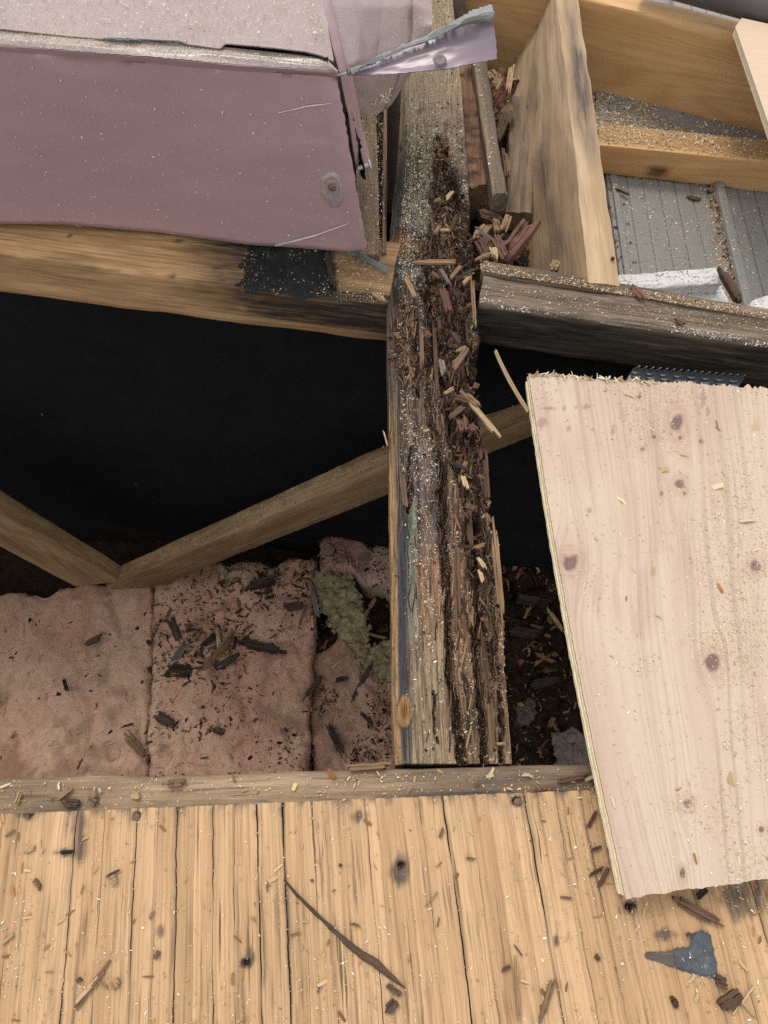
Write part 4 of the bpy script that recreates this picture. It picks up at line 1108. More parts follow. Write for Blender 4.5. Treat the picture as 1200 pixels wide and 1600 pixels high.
rot_slab([(733, 292), (752, 284), (772, 290), (792, 300), (789, 312), (770, 316), (733, 312)], -.062, .020, M['rotwood'], 'pale dusty rotten slab crossing below the dark batten', 37)
rot_slab([(733, 314), (760, 317), (792, 322), (788, 334), (765, 338), (738, 332)], -.068, .018, M['rotred'], 'orange brown split slab just below the pale dusty slab', 39)
rot_slab([(766, 124), (780, 118), (796, 124), (797, 150), (790, 172), (776, 170), (770, 150)], -.075, .030, M['rotred'], 'red crumbly lump wedged under the rim board end', 41)
rot_slab([(774, 170), (800, 164), (806, 180), (798, 192), (778, 190)], -.080, .022, M['rotwood'], 'pale crumbly lump under the red one beside the dark batten', 43)
rot_slab([(738, 350), (752, 342), (775, 350), (778, 372), (760, 384), (742, 376)], -.075, .02, M['ground_dark'], 'dark mouldy lump in the hole below the slabs', 47)
P = bil(at(735, 308, -.044), at(790, 312, -.044), at(788, 296, -.044), at(735, 289, -.044), 20, 8)
scatter('sawdust', P, np.ones((8, 20)), 900, .0012, DUST_MIX, 'sawdust on the pale dusty rotten slab')
pieces = [
    ((760, 118), (775, 132), -.04, -.04, .016, .01, 'tan', 'splintered tan tuft beside the top of the dark batten', .7),
    ((800, 100), (790, 166), -.06, -.05, .008, .012, 'tan', 'pale slat standing against the brown timber below the rim board', .2),
    ((744, 336), (786, 352), -.045, -.04, .016, .008, 'brown', 'long brown broken slat lying in the debris heap', .2),
    ((738, 384), (765, 352), -.03, -.03, .012, .006, 'tan', 'tan broken slat leaning up in the debris heap', .3),
    ((760, 400), (790, 378), -.02, -.02, .011, .006, 'brown', 'brown broken slat lying above the red shard', .3),
    ((742, 372), (762, 412), -.018, -.012, .009, .006, 'red', 'reddish slat next to the right edge of the joist', .3),
    ((792, 180), (772, 232), -.06, -.07, .012, .008, 'brown', 'brown broken sliver beside the dark batten', .3),
    ((786, 232), (794, 284), -.05, -.05, .008, .006, 'tan', 'tan sliver standing on the low grey tan board', .4),
    ((782, 120), (770, 146), -.03, -.03, .010, .007, 'tan', 'tan tuft of splinters at the top of the pocket', .5),
    ((740, 338), (790, 330), -.055, -.055, .010, .010, 'brown', 'brown split sliver below the broken tan board stub', .3),
    ((786, 408), (840, 340), -.03, .0, .018, .010, 'red', 'thick red brown grooved chunk leaning on the brown timber', .05),
    ((770, 372), (792, 415), -.02, -.012, .010, .008, 'red', 'dark red shard standing left of the thick red chunk', .4),
    ((772, 340), (778, 370), -.02, -.03, .008, .006, 'pale', 'pale upright sliver in the debris heap', .3),
    ((785, 366), (796, 335), -.025, -.02, .009, .006, 'tan', 'tan upright stub in the debris heap beside the pale sliver', .2),
    ((738, 362), (772, 388), -.03, -.03, .014, .008, 'grey', 'grey flat shard lying in the debris heap', .3),
    ((742, 395), (770, 380), -.025, -.025, .016, .008, 'brown', 'brown broken shard below the grey one in the debris heap', .3),
    ((740, 410), (768, 398), -.01, -.01, .006, .004, 'tan', 'thin tan sliver at the foot of the debris heap', .6),
    ((861, 428), (873, 404), -.06, -.05, .010, .006, 'pale', 'small yellow orange chip resting at the foot of the brown timber', .3),
    ((808, 410), (820, 425), -.04, -.04, .014, .010, 'dark', 'black crumbling lump at the foot of the red chunk', .3),
    ((768, 385), (774, 412), -.015, -.015, .008, .006, 'pale', 'pale wedge between shards at the foot of the heap', .6),
]
for k, (a, b, z0, z1, w, t, m, lab, tp) in enumerate(pieces):
    stick('wood_chunk' if w > .012 else 'splinter', a, b, z0, z1, w, t, M[m], 500 + k, lab, 'wood chunk' if w > .012 else 'splinter', taper=tp)
# crumb bed of the heap
nx, ny = 70, 150
X, Y = np.meshgrid(np.linspace(.10, .225, nx), np.linspace(.565, 1.09, ny))
Zb = -.125 + .095 * np.exp(-(Y - .565) / .03) + (fbm(X * 30, Y * 30, 4, 251) - .5) * .05 + (fbm(X * 160, Y * 160, 3, 255) - .5) * .016
Pb = np.stack([X, Y, Zb], -1)
o = slab('rotten_debris', Pb, .07, M['ground_debris'], col=(lin('#7a5c46', .62)[None, None] * (.4 + 1.2 * fbm(X * 120, Y * 120, 3, 258))[..., None]))
tag(o, 'heap of rotten wood crumbs between the joist and the brown timber', 'debris', kind='stuff')
scatter('rot_crumbs', Pb, np.ones((ny, nx)), 3500, .0040, ROT + DUST[1:3], 'loose rotten chips over the debris heap beside the joist', 'crumbs', tilt=.7)

# ================================================================== TRUSS WEBS, GANG PLATE
def web(name, p0, p1, hpx, label, Yo=.56, th=.038, wid=.06):
    a = atY(*p0, Yo); b = atY(*p1, Yo)
    v = b - a; dn = np.array([v[2], 0, -v[0]]); 
    o = board(name, a, b, th, wid, (0, 1, 0), M['web'], r=.003, step=.012, amp=.0010)
    return tag(o, label, 'truss web'), a, b
o, a, b = web('truss_web', (165, 918), (1010, 552), 0, 'sawdust topped diagonal truss web rising to the right behind the joist', .545, .040, .075)
P = bil(a + (0, .003, .0015), b + (0, .003, .0015), b + (0, .037, .0015), a + (0, .037, .0015), 120, 8)
scatter('sawdust', P, np.ones((8, 120)), 5200, .0015, [c * .8 for c in DUST_MIX], 'sawdust along the top of the diagonal truss web')
a = atY(186, 909, .548); b = atY(-130, 722, .548)
o = board('truss_web', b, a, .038, .115, (0, 1, 0), M['web'], r=.003, step=.012, amp=.001)
tag(o, 'orange brown diagonal truss web falling from the left frame edge', 'truss web')

gp = thing('gang_plate', 'toothed galvanised gang nail plate under the cracked grey beam', 'gang plate', at(1065, 590, -.085))
gA, gB, gC, gD = at(990, 575, -.045), at(1164, 590, -.045), at(1146, 616, -.053), at(970, 604, -.053)
Pg = bil(gA, gB, gC, gD, 40, 10)
nn = np.cross(gB - gA, gD - gA); nn /= np.linalg.norm(nn); nn *= np.sign(nn[2])
q = 400; f1 = gfaces(10, 40)
mk('plate', np.concatenate([Pg.reshape(-1, 3), (Pg - nn * .0015).reshape(-1, 3)]), np.concatenate([f1[:, ::-1], f1 + q]), plain('dark_steel_plate', lin('#3a3d40', .6), .6, .3, 0, 300, .15, .1), gp, sharp=40)
tooth_me = None
ux = (gB - gA); gl = np.linalg.norm(ux); ux /= gl; uy = (gD - gA); gh = np.linalg.norm(uy); uy /= gh
def add_tooth(c, w, h, lean, name):
    V = [c - ux * w, c + ux * w, c + ux * w * .3 + nn * h + lean, c - ux * w * .3 + nn * h * .9 + lean]
    V += [v + uy * .0012 for v in V]
    mk(name, V, [(0, 1, 2, 3), (7, 6, 5, 4), (0, 4, 5, 1), (1, 5, 6, 2), (2, 6, 7, 3), (3, 7, 4, 0)], M['galv'], gp, smooth=False)
for k in range(16):
    add_tooth(gA + ux * gl * (k + .5) / 16, .0026, .008, -uy * .001, 'tooth')
for r_ in range(4):
    for k in range(8):
        c = gA + ux * gl * (k + .35 + .3 * (r_ % 2)) / 8 + uy * gh * (.18 + .21 * r_) + nn * .0003
        add_tooth(c, .0042, .0022, uy * .0022, 'tooth')

# ================================================================== INSULATION on the attic floor
def batt(name, px, z, drop, label, cols, seed, Rr=.016, amp=.012):
    cs = [at(x, y, z) for x, y in px]
    w = np.linalg.norm(cs[1] - cs[0]); h = np.linalg.norm(cs[3] - cs[0])
    nx = int(w / .0035) + 2; ny = int(h / .0035) + 2
    P = bil(*cs, nx, ny)
    a, b = np.meshgrid(np.linspace(0, 1, nx), np.linspace(0, 1, ny))
    ex = np.minimum(a, 1 - a) * w; ey = np.minimum(b, 1 - b) * h
    def rd_(e): k = 1 - np.clip(e / Rr, 0, 1); return Rr * (1 - np.sqrt(np.maximum(0, 1 - k * k)))
    P[..., 2] -= rd_(ex) + rd_(ey)
    X, Y = P[..., 0].copy(), P[..., 1].copy()
    P[..., 2] += (fbm(X * 14 + Y * 6, Y * 5, 3, seed) - .5) * amp * 4.5 + (fbm(X * 60, Y * 60, 3, seed + 3) - .5) * amp * .7 + (fbm(X * 220, Y * 220, 2, seed + 6) - .5) * .003
    P[..., 0] += (fbm(Y * 40, X * 40, 3, seed + 8) - .5) * .012 * np.exp(-ex / .02)
    P[..., 1] += ((fbm(X * 40, Y * 40, 3, seed + 9) - .5) * .02 + (fbm(X * 9, Y * 0, 3, seed + 10) - .5) * .07) * np.exp(-ey / .05)
    n1 = fbm(X * 12 + 2, Y * 9, 4, seed + 11); n2 = fbm(X * 50, Y * 50, 4, seed + 15)
    c = lin(cols[0], .72) * (1 - sst(.35, .7, n1))[..., None] + lin(cols[1], .72) * sst(.35, .7, n1)[..., None]
    m = .55 * sst(.5, .75, fbm(X * 20 + 7, Y * 20, 4, seed + 19)); m = np.maximum(m, .7 * np.exp(-(1 - b) * 0 - b * h / .05) * sst(.3, .6, n2)); m = np.maximum(m, .25 * sst(.55, .7, n2)); c = c * (1 - m[..., None]) + lin(cols[2], .6) * m[..., None]
    c = c * (.85 + .3 * n2)[..., None]
    o = slab(name, P, drop, M['batt'], col=c, sharp=80, flip=True)
    return tag(o, label, 'insulation batt'), P
zb = -.93
PKS = ['#c4987e', '#caa68c', '#7e624e']
o, PA = batt('insulation_batt', [(-280, 940), (241, 906), (228, 1270), (-330, 1270)], zb, .10, 'smooth dusky pink insulation batt below the left truss web', PKS, 300)
o, PB = batt('insulation_batt', [(240, 900), (496, 862), (476, 1270), (226, 1270)], zb + .008, .10, 'pink insulation batt littered with black chips left of the joist', ['#c99c82', '#d0ac90', '#6e5442'], 330)
o, PC = batt('insulation_batt', [(497, 842), (660, 846), (660, 912), (497, 902)], zb + .03, .12, 'pale pink insulation piece standing behind the yellow foam', ['#b88a7a', '#c4a48e', '#6a5040'], 360, Rr=.02)
o, PD = batt('insulation_batt', [(478, 1020), (690, 1005), (700, 1270), (488, 1270)], zb - .022, .10, 'torn pink insulation half hidden under the rotten joist', ['#bd927a', '#b4927a', '#4e3e32'], 390, amp=.024)
# debris bed right of the batts
nx, ny = 260, 190
X, Y = np.meshgrid(np.linspace(-.16, .62, nx), np.linspace(.0, .60, ny))
Zb = -.985 + .10 * sst(.10, .17, X) + .14 * sst(.10, .18, X) * sst(.22, .52, Y) + (fbm(X * 12, Y * 12, 4, 261) - .5) * .09 + (fbm(X * 55, Y * 55, 4, 265) - .5) * .04
PZ = np.stack([X, Y, Zb], -1)
n1 = fbm(X * 45, Y * 45, 4, 268)
cz = lin('#4a382c', .6)[None, None] * (.25 + 1.2 * n1)[..., None] * (1 - .3 * sst(.1, .25, X))[..., None]  # colour darkened to the right: painted shade of the plywood sheet
o = slab('attic_debris', PZ, .05, M['ground_debris'], col=cz)
tag(o, 'dark bed of rotten wood debris on the attic floor under the joist', 'debris', kind='stuff')
scatter('rot_crumbs', PZ[::2, ::2], np.ones((95, 130)), 5200, .008, ROT + [lin('#2a2420', .6)] * 2, 'dark chips strewn over the attic debris bed', 'crumbs', tilt=.6)
scatter('shreds', PZ[::2, ::2], np.ones((95, 130)), 1500, .016, ROT + [lin('#5a4636', .6), lin('#8a6e54', .6)], 'long dark wood shreds matted over the attic debris bed', 'shreds', tilt=.35, aspect=(3, 8))
def zbed(px, py):
    zz_ = -.93
    for _ in range(5):
        p_ = at(px, py, zz_); ix = int(np.clip((p_[0] + .16) / .78 * 259, 0, 259)); iy = int(np.clip(p_[1] / .60 * 189, 0, 189)); zz_ = PZ[iy, ix, 2]
    return zz_
o = patch('foam_scrap', [(480, 905), (500, 890), (545, 895), (565, 930), (578, 985), (574, 1020), (560, 1050), (545, 1025), (520, 985), (500, 950)], zb + .005, .02, M['foam_yellow'], warp=26, res=.003, rough=.7, seed=17)
tag(o, 'dirty yellow foam scrap lying between the pink batts', 'foam scrap')
o = patch('foam_scrap', [(560, 1020), (600, 1000), (650, 1005), (650, 1060), (600, 1065), (570, 1050)], zb - .005, .02, M['foam_yellow'], warp=26, res=.003, rough=.7, seed=27)
tag(o, 'smaller yellow foam scrap half under the rotten joist', 'foam scrap')
for Pq, nm, lb in ((PA, 300, 'dark specks on the smooth pink batt at left'), (PB, 1200, 'black crumbs over the pink batt left of the joist'), (PD, 1700, 'dark crumbs on the torn insulation under the joist'), (PC, 420, 'dark crumbs on the pale pink insulation piece')):
    w_ = np.ones(Pq.shape[:2]); w_[:12] *= .3
    scatter('crumbs', Pq, w_ * sst(.35, .65, fbm(Pq[..., 0] * 16, Pq[..., 1] * 16, 3, 281)), nm, .0042, ROT[:4] + [lin('#1a1512', .6)] * 2, lb, 'crumbs', tilt=.4, lift=.001)
# larger pieces on the insulation
o = patch('insulation_scrap', [(862, 1150), (900, 1138), (925, 1160), (920, 1215), (870, 1212)], zbed(890, 1175) + .004, .02, plain('grey_insulation', lin('#80726a', .66), .95, .1, 0, 150, .4, 1.0, 40), warp=18, res=.003, rough=.7, seed=57)
tag(o, 'greyish insulation scrap in the dark debris under the plywood edge', 'insulation scrap')
o = patch('insulation_scrap', [(800, 1090), (830, 1080), (840, 1120), (812, 1140)], zbed(820, 1110) + .004, .015, plain('brown_insulation', lin('#665850', .62), .95, .1, 0, 150, .4, 1.0, 40), warp=18, res=.003, rough=.7, seed=59)
tag(o, 'brownish insulation scrap close to the right side of the rotten joist', 'insulation scrap')
bx, by = proj(PB)
scatter('shreds', PB, np.exp(-((bx - 325) / 60) ** 2 - ((by - 1005) / 45) ** 2) + .9 * np.exp(-((bx - 420) / 90) ** 2 - ((by - 905) / 40) ** 2) + .02, 620, .011, ROT[:4] + [lin('#5a4a3c', .6), lin('#7a6450', .6)], 'matted dark shreds heaped on the pink batt left of the joist', 'shreds', tilt=.4, aspect=(3, 9), lift=.002)
for Pq, nm, lb in ((PA, 1500, 'loose glass fibres on the smooth pink batt at left'), (PB, 1500, 'loose glass fibres on the pink batt left of the joist'), (PD, 700, 'loose glass fibres on the torn insulation under the joist'), (PC, 500, 'loose glass fibres on the pale pink insulation piece')):
    scatter('glass_fibres', Pq, np.ones(Pq.shape[:2]), nm, .011, [lin('#c8a090', .66), lin('#b88a7c', .62), lin('#d0b4a4', .68)], lb, 'fibres', aspect=(14, 26), tilt=.5, lift=.001, curl=.5)
att = [
    ((368, 1002), (448, 1020), .030, .012, 'dark', 'thick black wood chip across the pink batt'), ((470, 1098), (508, 1052), .016, .010, 'dark', 'straight black stick at the right edge of the pink batt'),
    ((240, 1115), (276, 1135), .030, .014, 'dark', 'black chip near the seam of the pink batts'), ((300, 1070), (372, 985), .026, .012, 'tan', 'long frayed grey brown sliver on the chip heap'),
    ((338, 975), (345, 1020), .012, .008, 'pale', 'bright tan sliver standing in the chip heap'), ((290, 1030), (312, 1008), .030, .010, 'tan', 'square tan chip in the heap on the pink batt'),
    ((255, 1048), (310, 1050), .040, .010, 'dark', 'flat dark plate of wood under the chip heap'), ((263, 960), (285, 1010), .025, .012, 'dark', 'dark leaning chip at the top left of the chip heap'),
    ((268, 1038), (300, 1000), .022, .012, 'grey', 'grey weathered chip in the heap beside the dark plate'), ((310, 1020), (340, 990), .022, .012, 'dark', 'dark shard behind the tan sliver in the chip heap'),
    ((330, 1050), (380, 1020), .020, .010, 'dark', 'dark shard below the grey brown sliver'), ((192, 1142), (230, 1185), .026, .010, 'brown', 'brown flat splinter by the seam near the deck edge'),
    ((188, 1137), (212, 1130), .006, .006, 'dark', 'thin dark sliver above the brown flat splinter'), ((128, 1010), (165, 992), .020, .006, 'brown', 'brown shaving on the smooth left batt'),
    ((100, 1060), (106, 1082), .010, .008, 'dark', 'tiny dark sliver in the middle of the left batt'), ((120, 1205), (130, 1182), .006, .005, 'brown', 'thin brown sliver on the left batt near the deck edge'),
    ((330, 1138), (352, 1146), .020, .010, 'brown', 'brown chip in the middle of the pink batt'), ((17, 1155), (26, 1138), .005, .005, 'pale', 'pale sliver at the left end of the left batt'),
    ((484, 905), (500, 975), .016, .010, 'grey', 'pale grey frayed sliver lying on the yellow foam edge'), ((230, 1000), (236, 1008), .012, .010, 'dark', 'small black lump on the seam between batts'),
    ((548, 1100), (585, 1030), .014, .010, 'dark', 'dark stick on the torn insulation by the joist'), ((508, 1120), (540, 1190), .022, .010, 'dark', 'dark long stick along the torn insulation edge'),
    ((560, 1110), (585, 1135), .010, .008, 'dark', 'dark sliver pointing to the joist on the torn insulation'), ((520, 1065), (545, 1058), .014, .010, 'dark', 'dark chip below the foam scraps'),
    ((575, 955), (590, 930), .012, .008, 'tan', 'tan sliver in the dark crumbs right of the yellow foam'), ((570, 990), (612, 1000), .008, .006, 'tan', 'curved tan root like sliver on the yellow foam'),
    ((440, 950), (485, 945), .026, .012, 'brown', 'brown slab at the top of the pink batt'), ((380, 920), (440, 905), .030, .014, 'dark', 'dark slab at the far end of the pink batt'),
    ((395, 960), (410, 940), .010, .008, 'pale', 'small pale sliver at the top of the pink batt'), ((465, 985), (480, 940), .010, .006, 'tan', 'tan sliver left of the yellow foam'),
    ((850, 945), (885, 995), .010, .008, 'pale', 'pale sliver in the dark debris left of the plywood'), ((852, 972), (872, 965), .024, .010, 'tan', 'small tan block in the dark debris left of the plywood'),
    ((818, 970), (828, 945), .008, .006, 'tan', 'tan stick right of the joist in the dark debris'), ((790, 985), (850, 995), .030, .014, 'dark', 'dark plank piece in the debris right of the joist'),
    ((830, 1020), (872, 1038), .010, .006, 'tan', 'tan sliver lying across the dark debris below the plank piece'), ((845, 1050), (870, 1042), .018, .008, 'brown', 'brown chip in the dark debris near the plywood edge'),
    ((880, 1185), (895, 1150), .026, .010, 'brown', 'brown flat stick on the grey insulation scrap'), ((800, 935), (850, 945), .030, .016, 'dark', 'dark slab in the debris close to the joist'),
    ((820, 1075), (880, 1060), .024, .014, 'dark', 'dark slab in the debris below the tan sliver'), ((800, 1150), (830, 1120), .024, .014, 'dark', 'dark slab near the bottom of the debris'),
]
for k, (a, b, w, t, m, lab) in enumerate(att):
    z = zb + .014 if a[0] < 500 else (zb + .01 if a[0] < 640 else zbed(*a) + .006)
    stick('wood_chip', a, b, z, z + .006, w * .68, t * .8, M['char' if m == 'dark' else m], 600 + k, lab, 'wood chip', taper=.45)

# ================================================================== PLYWOOD SHEET (right)
pw = thing('plywood_sheet', 'large fresh plywood sheet with knots lying over the deck and opening', 'plywood', at(1050, 1000, .012))
zq = lambda: None
Zp_n, Zp_f = .038, .038
TLc, TRc, BRc, BLc = at(826, 584, Zp_f), at(1400, 617, Zp_f), at(1400, 1344, Zp_n), at(978, 1404, Zp_n)
nx, ny = 560, 460
P = bil(TLc, TRc, BRc, BLc, nx, ny)
a, b = np.meshgrid(np.linspace(0, 1, nx), np.linspace(0, 1, ny))
wx = np.linalg.norm(TRc - TLc); wy = np.linalg.norm(BLc - TLc)
P[..., 1] += ((fbm(a * 60, b * 0, 3, 291) - .5) * .007 + (fbm(a * 260, b * 0, 2, 292) - .5) * .004) * np.exp(-b * wy / .006)
P[..., 1] += ((fbm(a * 40, b * 0 + 4, 3, 293) - .5) * .0022) * np.exp(-(1 - b) * wy / .006)
P[..., 0] -= .0042 * np.sin(np.pi * b) * (1 - a)
P[..., 0] += ((fbm(b * 120, a * 0 + 4, 3, 294) - .5) * .0008) * np.exp(-a * wx / .004)
PX, PY = proj(P)
knots = [(1058, 662, 11, 17, 1), (1063, 684, 4, 4, .8), (1063, 757, 9, 9, .9), (1070, 771, 3, 3, .8), (891, 879, 15, 15, 1), (1180, 884, 10, 12, .9), (1113, 1035, 14, 16, 1), (1074, 1255, 9, 10, .8), (1190, 1296, 5, 6, 1), (1067, 1365, 5, 10, 1), (999, 620, 5, 5, .9), (1022, 681, 4, 5, .8), (1095, 689, 3, 4, .8), (921, 798, 4, 5, .4), (1005, 702, 5, 4, .7), (1034, 771, 3, 5, .7)]
ga, gb = a * wx, b * wy
wa = ga.copy()
for kx, ky, rx, ry, s_ in knots:
    d2 = ((PX - kx) / (rx * 2.2)) ** 2 + ((PY - ky) / (ry * 4.5)) ** 2
    wa = wa + (PX - kx) / 1100 * -.62 * np.exp(-d2) * s_
wa = wa + (fbm(ga * 5, gb * 3, 3, 301) - .5) * .04
lines = fbm(wa * 42, gb * 1.6, 3, 305)
rg = .5 + .5 * np.sin(wa * 330 + 5 * fbm(wa * 30, gb * 2, 2, 309))
thin = sst(.80, .98, rg) * sst(.42, .62, fbm(wa * 55, gb * 4, 3, 311))
rg2 = .5 + .5 * np.sin(wa * 1150 + 9 * fbm(wa * 60, gb * 3, 3, 310))
thin = np.maximum(thin, .75 * sst(.7, .98, rg2) * sst(.45, .62, fbm(wa * 75 + 5, gb * 5, 3, 313)))
c0, c1, c2 = lin('#d2b9a2', .63), lin('#d7c0a9', .63), lin('#ccb09b', .62)
k1 = sst(.35, .65, lines)[..., None]; k2 = (sst(.5, .75, fbm(ga * 12, gb * 5, 3, 315)) * .7)[..., None]
cp = (c0 * (1 - k1) + c1 * k1) * (1 - k2) + c2 * k2
cp = cp * (1 - .13 * thin)[..., None] * (.96 + .08 * fbm(wa * 300, gb * 10, 3, 319))[..., None]
pk = .22 * sst(.5, .66, fbm(wa * 90, gb * 14, 3, 323)) * sst(.5, .7, fbm(ga * 9 + 2, gb * 9, 3, 327))
cp = cp * (1 - pk[..., None]) + lin('#a87a74', .66) * pk[..., None]
Zk = -.0004 * thin + (fbm(wa * 200, gb * 8, 3, 331) - .5) * .0004
for kx, ky, rx, ry, s_ in knots:
    d = np.hypot((PX - kx) / rx, (PY - ky) / ry) + (fbm(PX * .09, PY * .09, 3, 335) - .5) * .7
    ang = np.arctan2(PY - ky, PX - kx)
    m = s_ * (1 - sst(.75, 1.1, d)); cp = cp * (1 - m[..., None]) + (lin('#987c70', .64) * (1 + .35 * np.sin(d * 9)[..., None])) * m[..., None]
    m = s_ * .8 * (1 - sst(.2, .55, d)); cp = cp * (1 - m[..., None]) + lin('#74605a', .62) * m[..., None]
    hl = s_ * .30 * np.exp(-(d - 1.5) ** 2 * 4); cp = cp * (1 - hl[..., None]) + lin('#b08a70', .66) * hl[..., None]
    rgk = s_ * .22 * sst(.6, 1, np.sin(d * 14) * .5 + .5) * np.exp(-np.maximum(d - 1, 0) * 1.1) * (d > 1); cp = cp * (1 - rgk[..., None]) + lin('#9a7460', .6) * rgk[..., None]
    Zk -= .0008 * s_ * (1 - sst(.3, .9, d))
# reddish scuffs near the top
for sx, sy, rx, ry in ((856, 638, 16, 3), (882, 637, 4, 5), (900, 637, 3, 3), (914, 636, 8, 4), (958, 672, 4, 9), (985, 672, 3, 6), (1098, 625, 5, 18), (1106, 642, 4, 8), (846, 660, 12, 10), (888, 670, 4, 6), (926, 672, 3, 5)):
    m = .45 * (1 - sst(.4, 1.2, np.hypot((PX - sx) / rx, (PY - sy) / ry) + (fbm(PX * .2, PY * .2, 3, 341) - .5) * 1.2)); cp = cp * (1 - m[..., None]) + lin('#8c5660', .62) * m[..., None]
P[..., 2] += Zk
gcp = np.stack([gb, wa, 0 * wa], -1)
slab('face_veneer', P, .003, M['ply'], pw, gcp, cp, flip=True)
# inner plies and back veneer, slightly uneven along the cut
zz = 0.0
for k, (th, inset) in enumerate(((.0040, -.0005), (.0045, .0005), (.0042, -.0004), (.0035, .0003))):
    z1 = .038 - .0032 - zz; zz += th
    Q = P[:: 4, :: 10].copy(); Q[..., 2] = z1
    Q[:, 0, 0] += inset + (fbm(np.arange(Q.shape[0]) * .9, np.zeros(Q.shape[0]) + k, 3, 351) - .5) * .0008
    Q[0, :, 1] += (R.random(Q.shape[1]) - .5) * .003; Q[-1, :, 1] += (R.random(Q.shape[1]) - .5) * .002
    g3 = Q.copy(); g3[..., 2] += k * .0031
    slab('ply_layer', Q, th - .0002, M['ply_edge'], pw, g3, stain=np.zeros(Q.shape[:2]), flip=True)
dp = .12 + 1.1 * sst(.45, .7, fbm(PX * .012, PY * .012, 3, 361)) * np.exp(-((PX - 1060 - (PY - 850) * .25) / 150) ** 2) + 1.0 * (1 - sst(.3, 1, np.hypot((PX - 1150) / 90, (PY - 900) / 260)))
scatter('sawdust', P[::3, ::3], dp[::3, ::3], 26000, .0008, DUST + [lin('#d8c4a0', .75)], 'pale sawdust scattered over the plywood sheet')
scatter('shavings', P[::3, ::3], np.ones(P[::3, ::3].shape[:2]), 90, .005, DUST[:2] + [lin('#b08050', .7)], 'few curled shavings on the plywood sheet', 'shavings', aspect=(3, 7))
# fuzz of torn fibres along the cut edges
Pe = P[0:3, :200].copy(); scatter('wood_fuzz', Pe, np.ones((3, 200)), 200, .0035, DUST, 'torn pale fibres along the top cut of the plywood sheet', 'fibres', aspect=(4, 10), tilt=.6)
stick('splinter', (766, 541), (828, 655), .036, .037, .0032, .0022, M['pale'], 701, 'long pale splinter peeling away from the plywood corner', taper=.5, nseg=6, bend=.03, ragged=.06)

# ================================================================== LOOSE BITS ON THE JOIST
jl = [
    ((640, 411), (732, 411), .007, .004, 'tan', 'tan strip lying straight across the rotten joist'), ((716, 607), (792, 700), .008, .005, 'pale', 'long yellowish splinter sticking out over the right of the joist'),
    ((700, 590), (733, 540), .010, .006, 'brown', 'brown stick tilted across the hollow of the joist'), ((712, 552), (732, 540), .004, .003, 'pale', 'light thin splinter at the end of the brown stick'),
    ((718, 612), (752, 640), .008, .006, 'tan', 'grey tan splinter beside the long yellowish splinter'), ((632, 432), (650, 470), .007, .004, 'tan', 'tan splinter at the left arris above the dark gap'),
    ((692, 618), (712, 606), .005, .003, 'pale', 'pale short splinter in the hollow under the brown stick'), ((690, 350), (678, 369), .005, .003, 'tan', 'tan sliver in the upper hollow'), ((686, 361), (706, 360), .005, .003, 'pale', 'orange pale sliver below the upper hollow'),
    ((695, 315), (708, 299), .006, .003, 'pale', 'pale sliver leaning to the right in the upper hollow'), ((676, 316), (692, 312), .005, .003, 'tan', 'tan sliver touching the pale leaning one'), ((668, 300), (678, 314), .005, .004, 'brown', 'brown sliver at the left of the upper hollow'),
    ((693, 720), (740, 740), .005, .004, 'dark', 'dark thin splinter below the loose bark pieces'), ((722, 742), (730, 768), .007, .004, 'pale', 'bright splinter standing below the dark thin one'), ((728, 720), (722, 742), .006, .004, 'tan', 'tan splinter above the bright one'),
    ((720, 788), (748, 798), .006, .004, 'brown', 'brown splinter across the right strands'), ((659, 676), (673, 672), .004, .003, 'pale', 'short light chip in the middle of the joist'), ((758, 1163), (795, 1162), .003, .002, 'pale', 'thin straw like sliver near the lower end of the joist'),
    ((742, 866), (760, 892), .005, .003, 'pale', 'pale splinter lying on the lower hollow'), ((738, 858), (762, 850), .005, .003, 'tan', 'tan splinter crossing the lower hollow'), ((748, 890), (756, 915), .005, .004, 'pale', 'pale upright splinter in the lower hollow'),
    ((598, 670), (607, 703), .002, .002, 'pale', 'hair thin fibre sticking out of the left of the joist'), ((764, 845), (778, 832), .008, .003, 'grey', 'grey curled fibre tuft at the right edge of the joist'), ((768, 858), (782, 852), .003, .002, 'tan', 'tan fibre at the right edge of the joist below the grey tuft'),
    ((718, 655), (726, 680), .012, .006, 'red', 'reddish bark piece on the right of the joist'), ((730, 665), (746, 678), .012, .006, 'red', 'reddish bark piece at the right edge of the joist'), ((690, 450), (705, 500), .013, .007, 'red', 'long reddish bark flake in the hollow level with the beam'),
    ((706, 620), (740, 632), .010, .006, 'brown', 'brown flake under the grey tan splinter'), ((740, 610), (748, 598), .008, .004, 'brown', 'brown flake poking over the right edge'),
    ((686, 420), (706, 452), .006, .004, 'grey', 'grey splinter just below the tan cross strip'), ((700, 440), (722, 415), .006, .004, 'tan', 'tan splinter propped against the cross strip'), ((720, 450), (735, 432), .006, .004, 'tan', 'tan splinter near the right arris under the cross strip'),
    ((702, 515), (722, 545), .008, .005, 'brown', 'brown splinter above the tilted stick'), ((688, 560), (694, 590), .008, .005, 'grey', 'grey splinter left of the tilted stick'),
    ((700, 656), (730, 632), .008, .005, 'brown', 'brown splinter running up towards the yellowish one'),
]
for k, (a, b, w, t, m, lab) in enumerate(jl):
    za = max(zj(*a), -.006) + .002; zb2 = max(zj(*b), -.006) + .0035
    stick('splinter', a, b, za, zb2, w * .7, t * .8, M[m], 800 + k, lab, taper=.45)
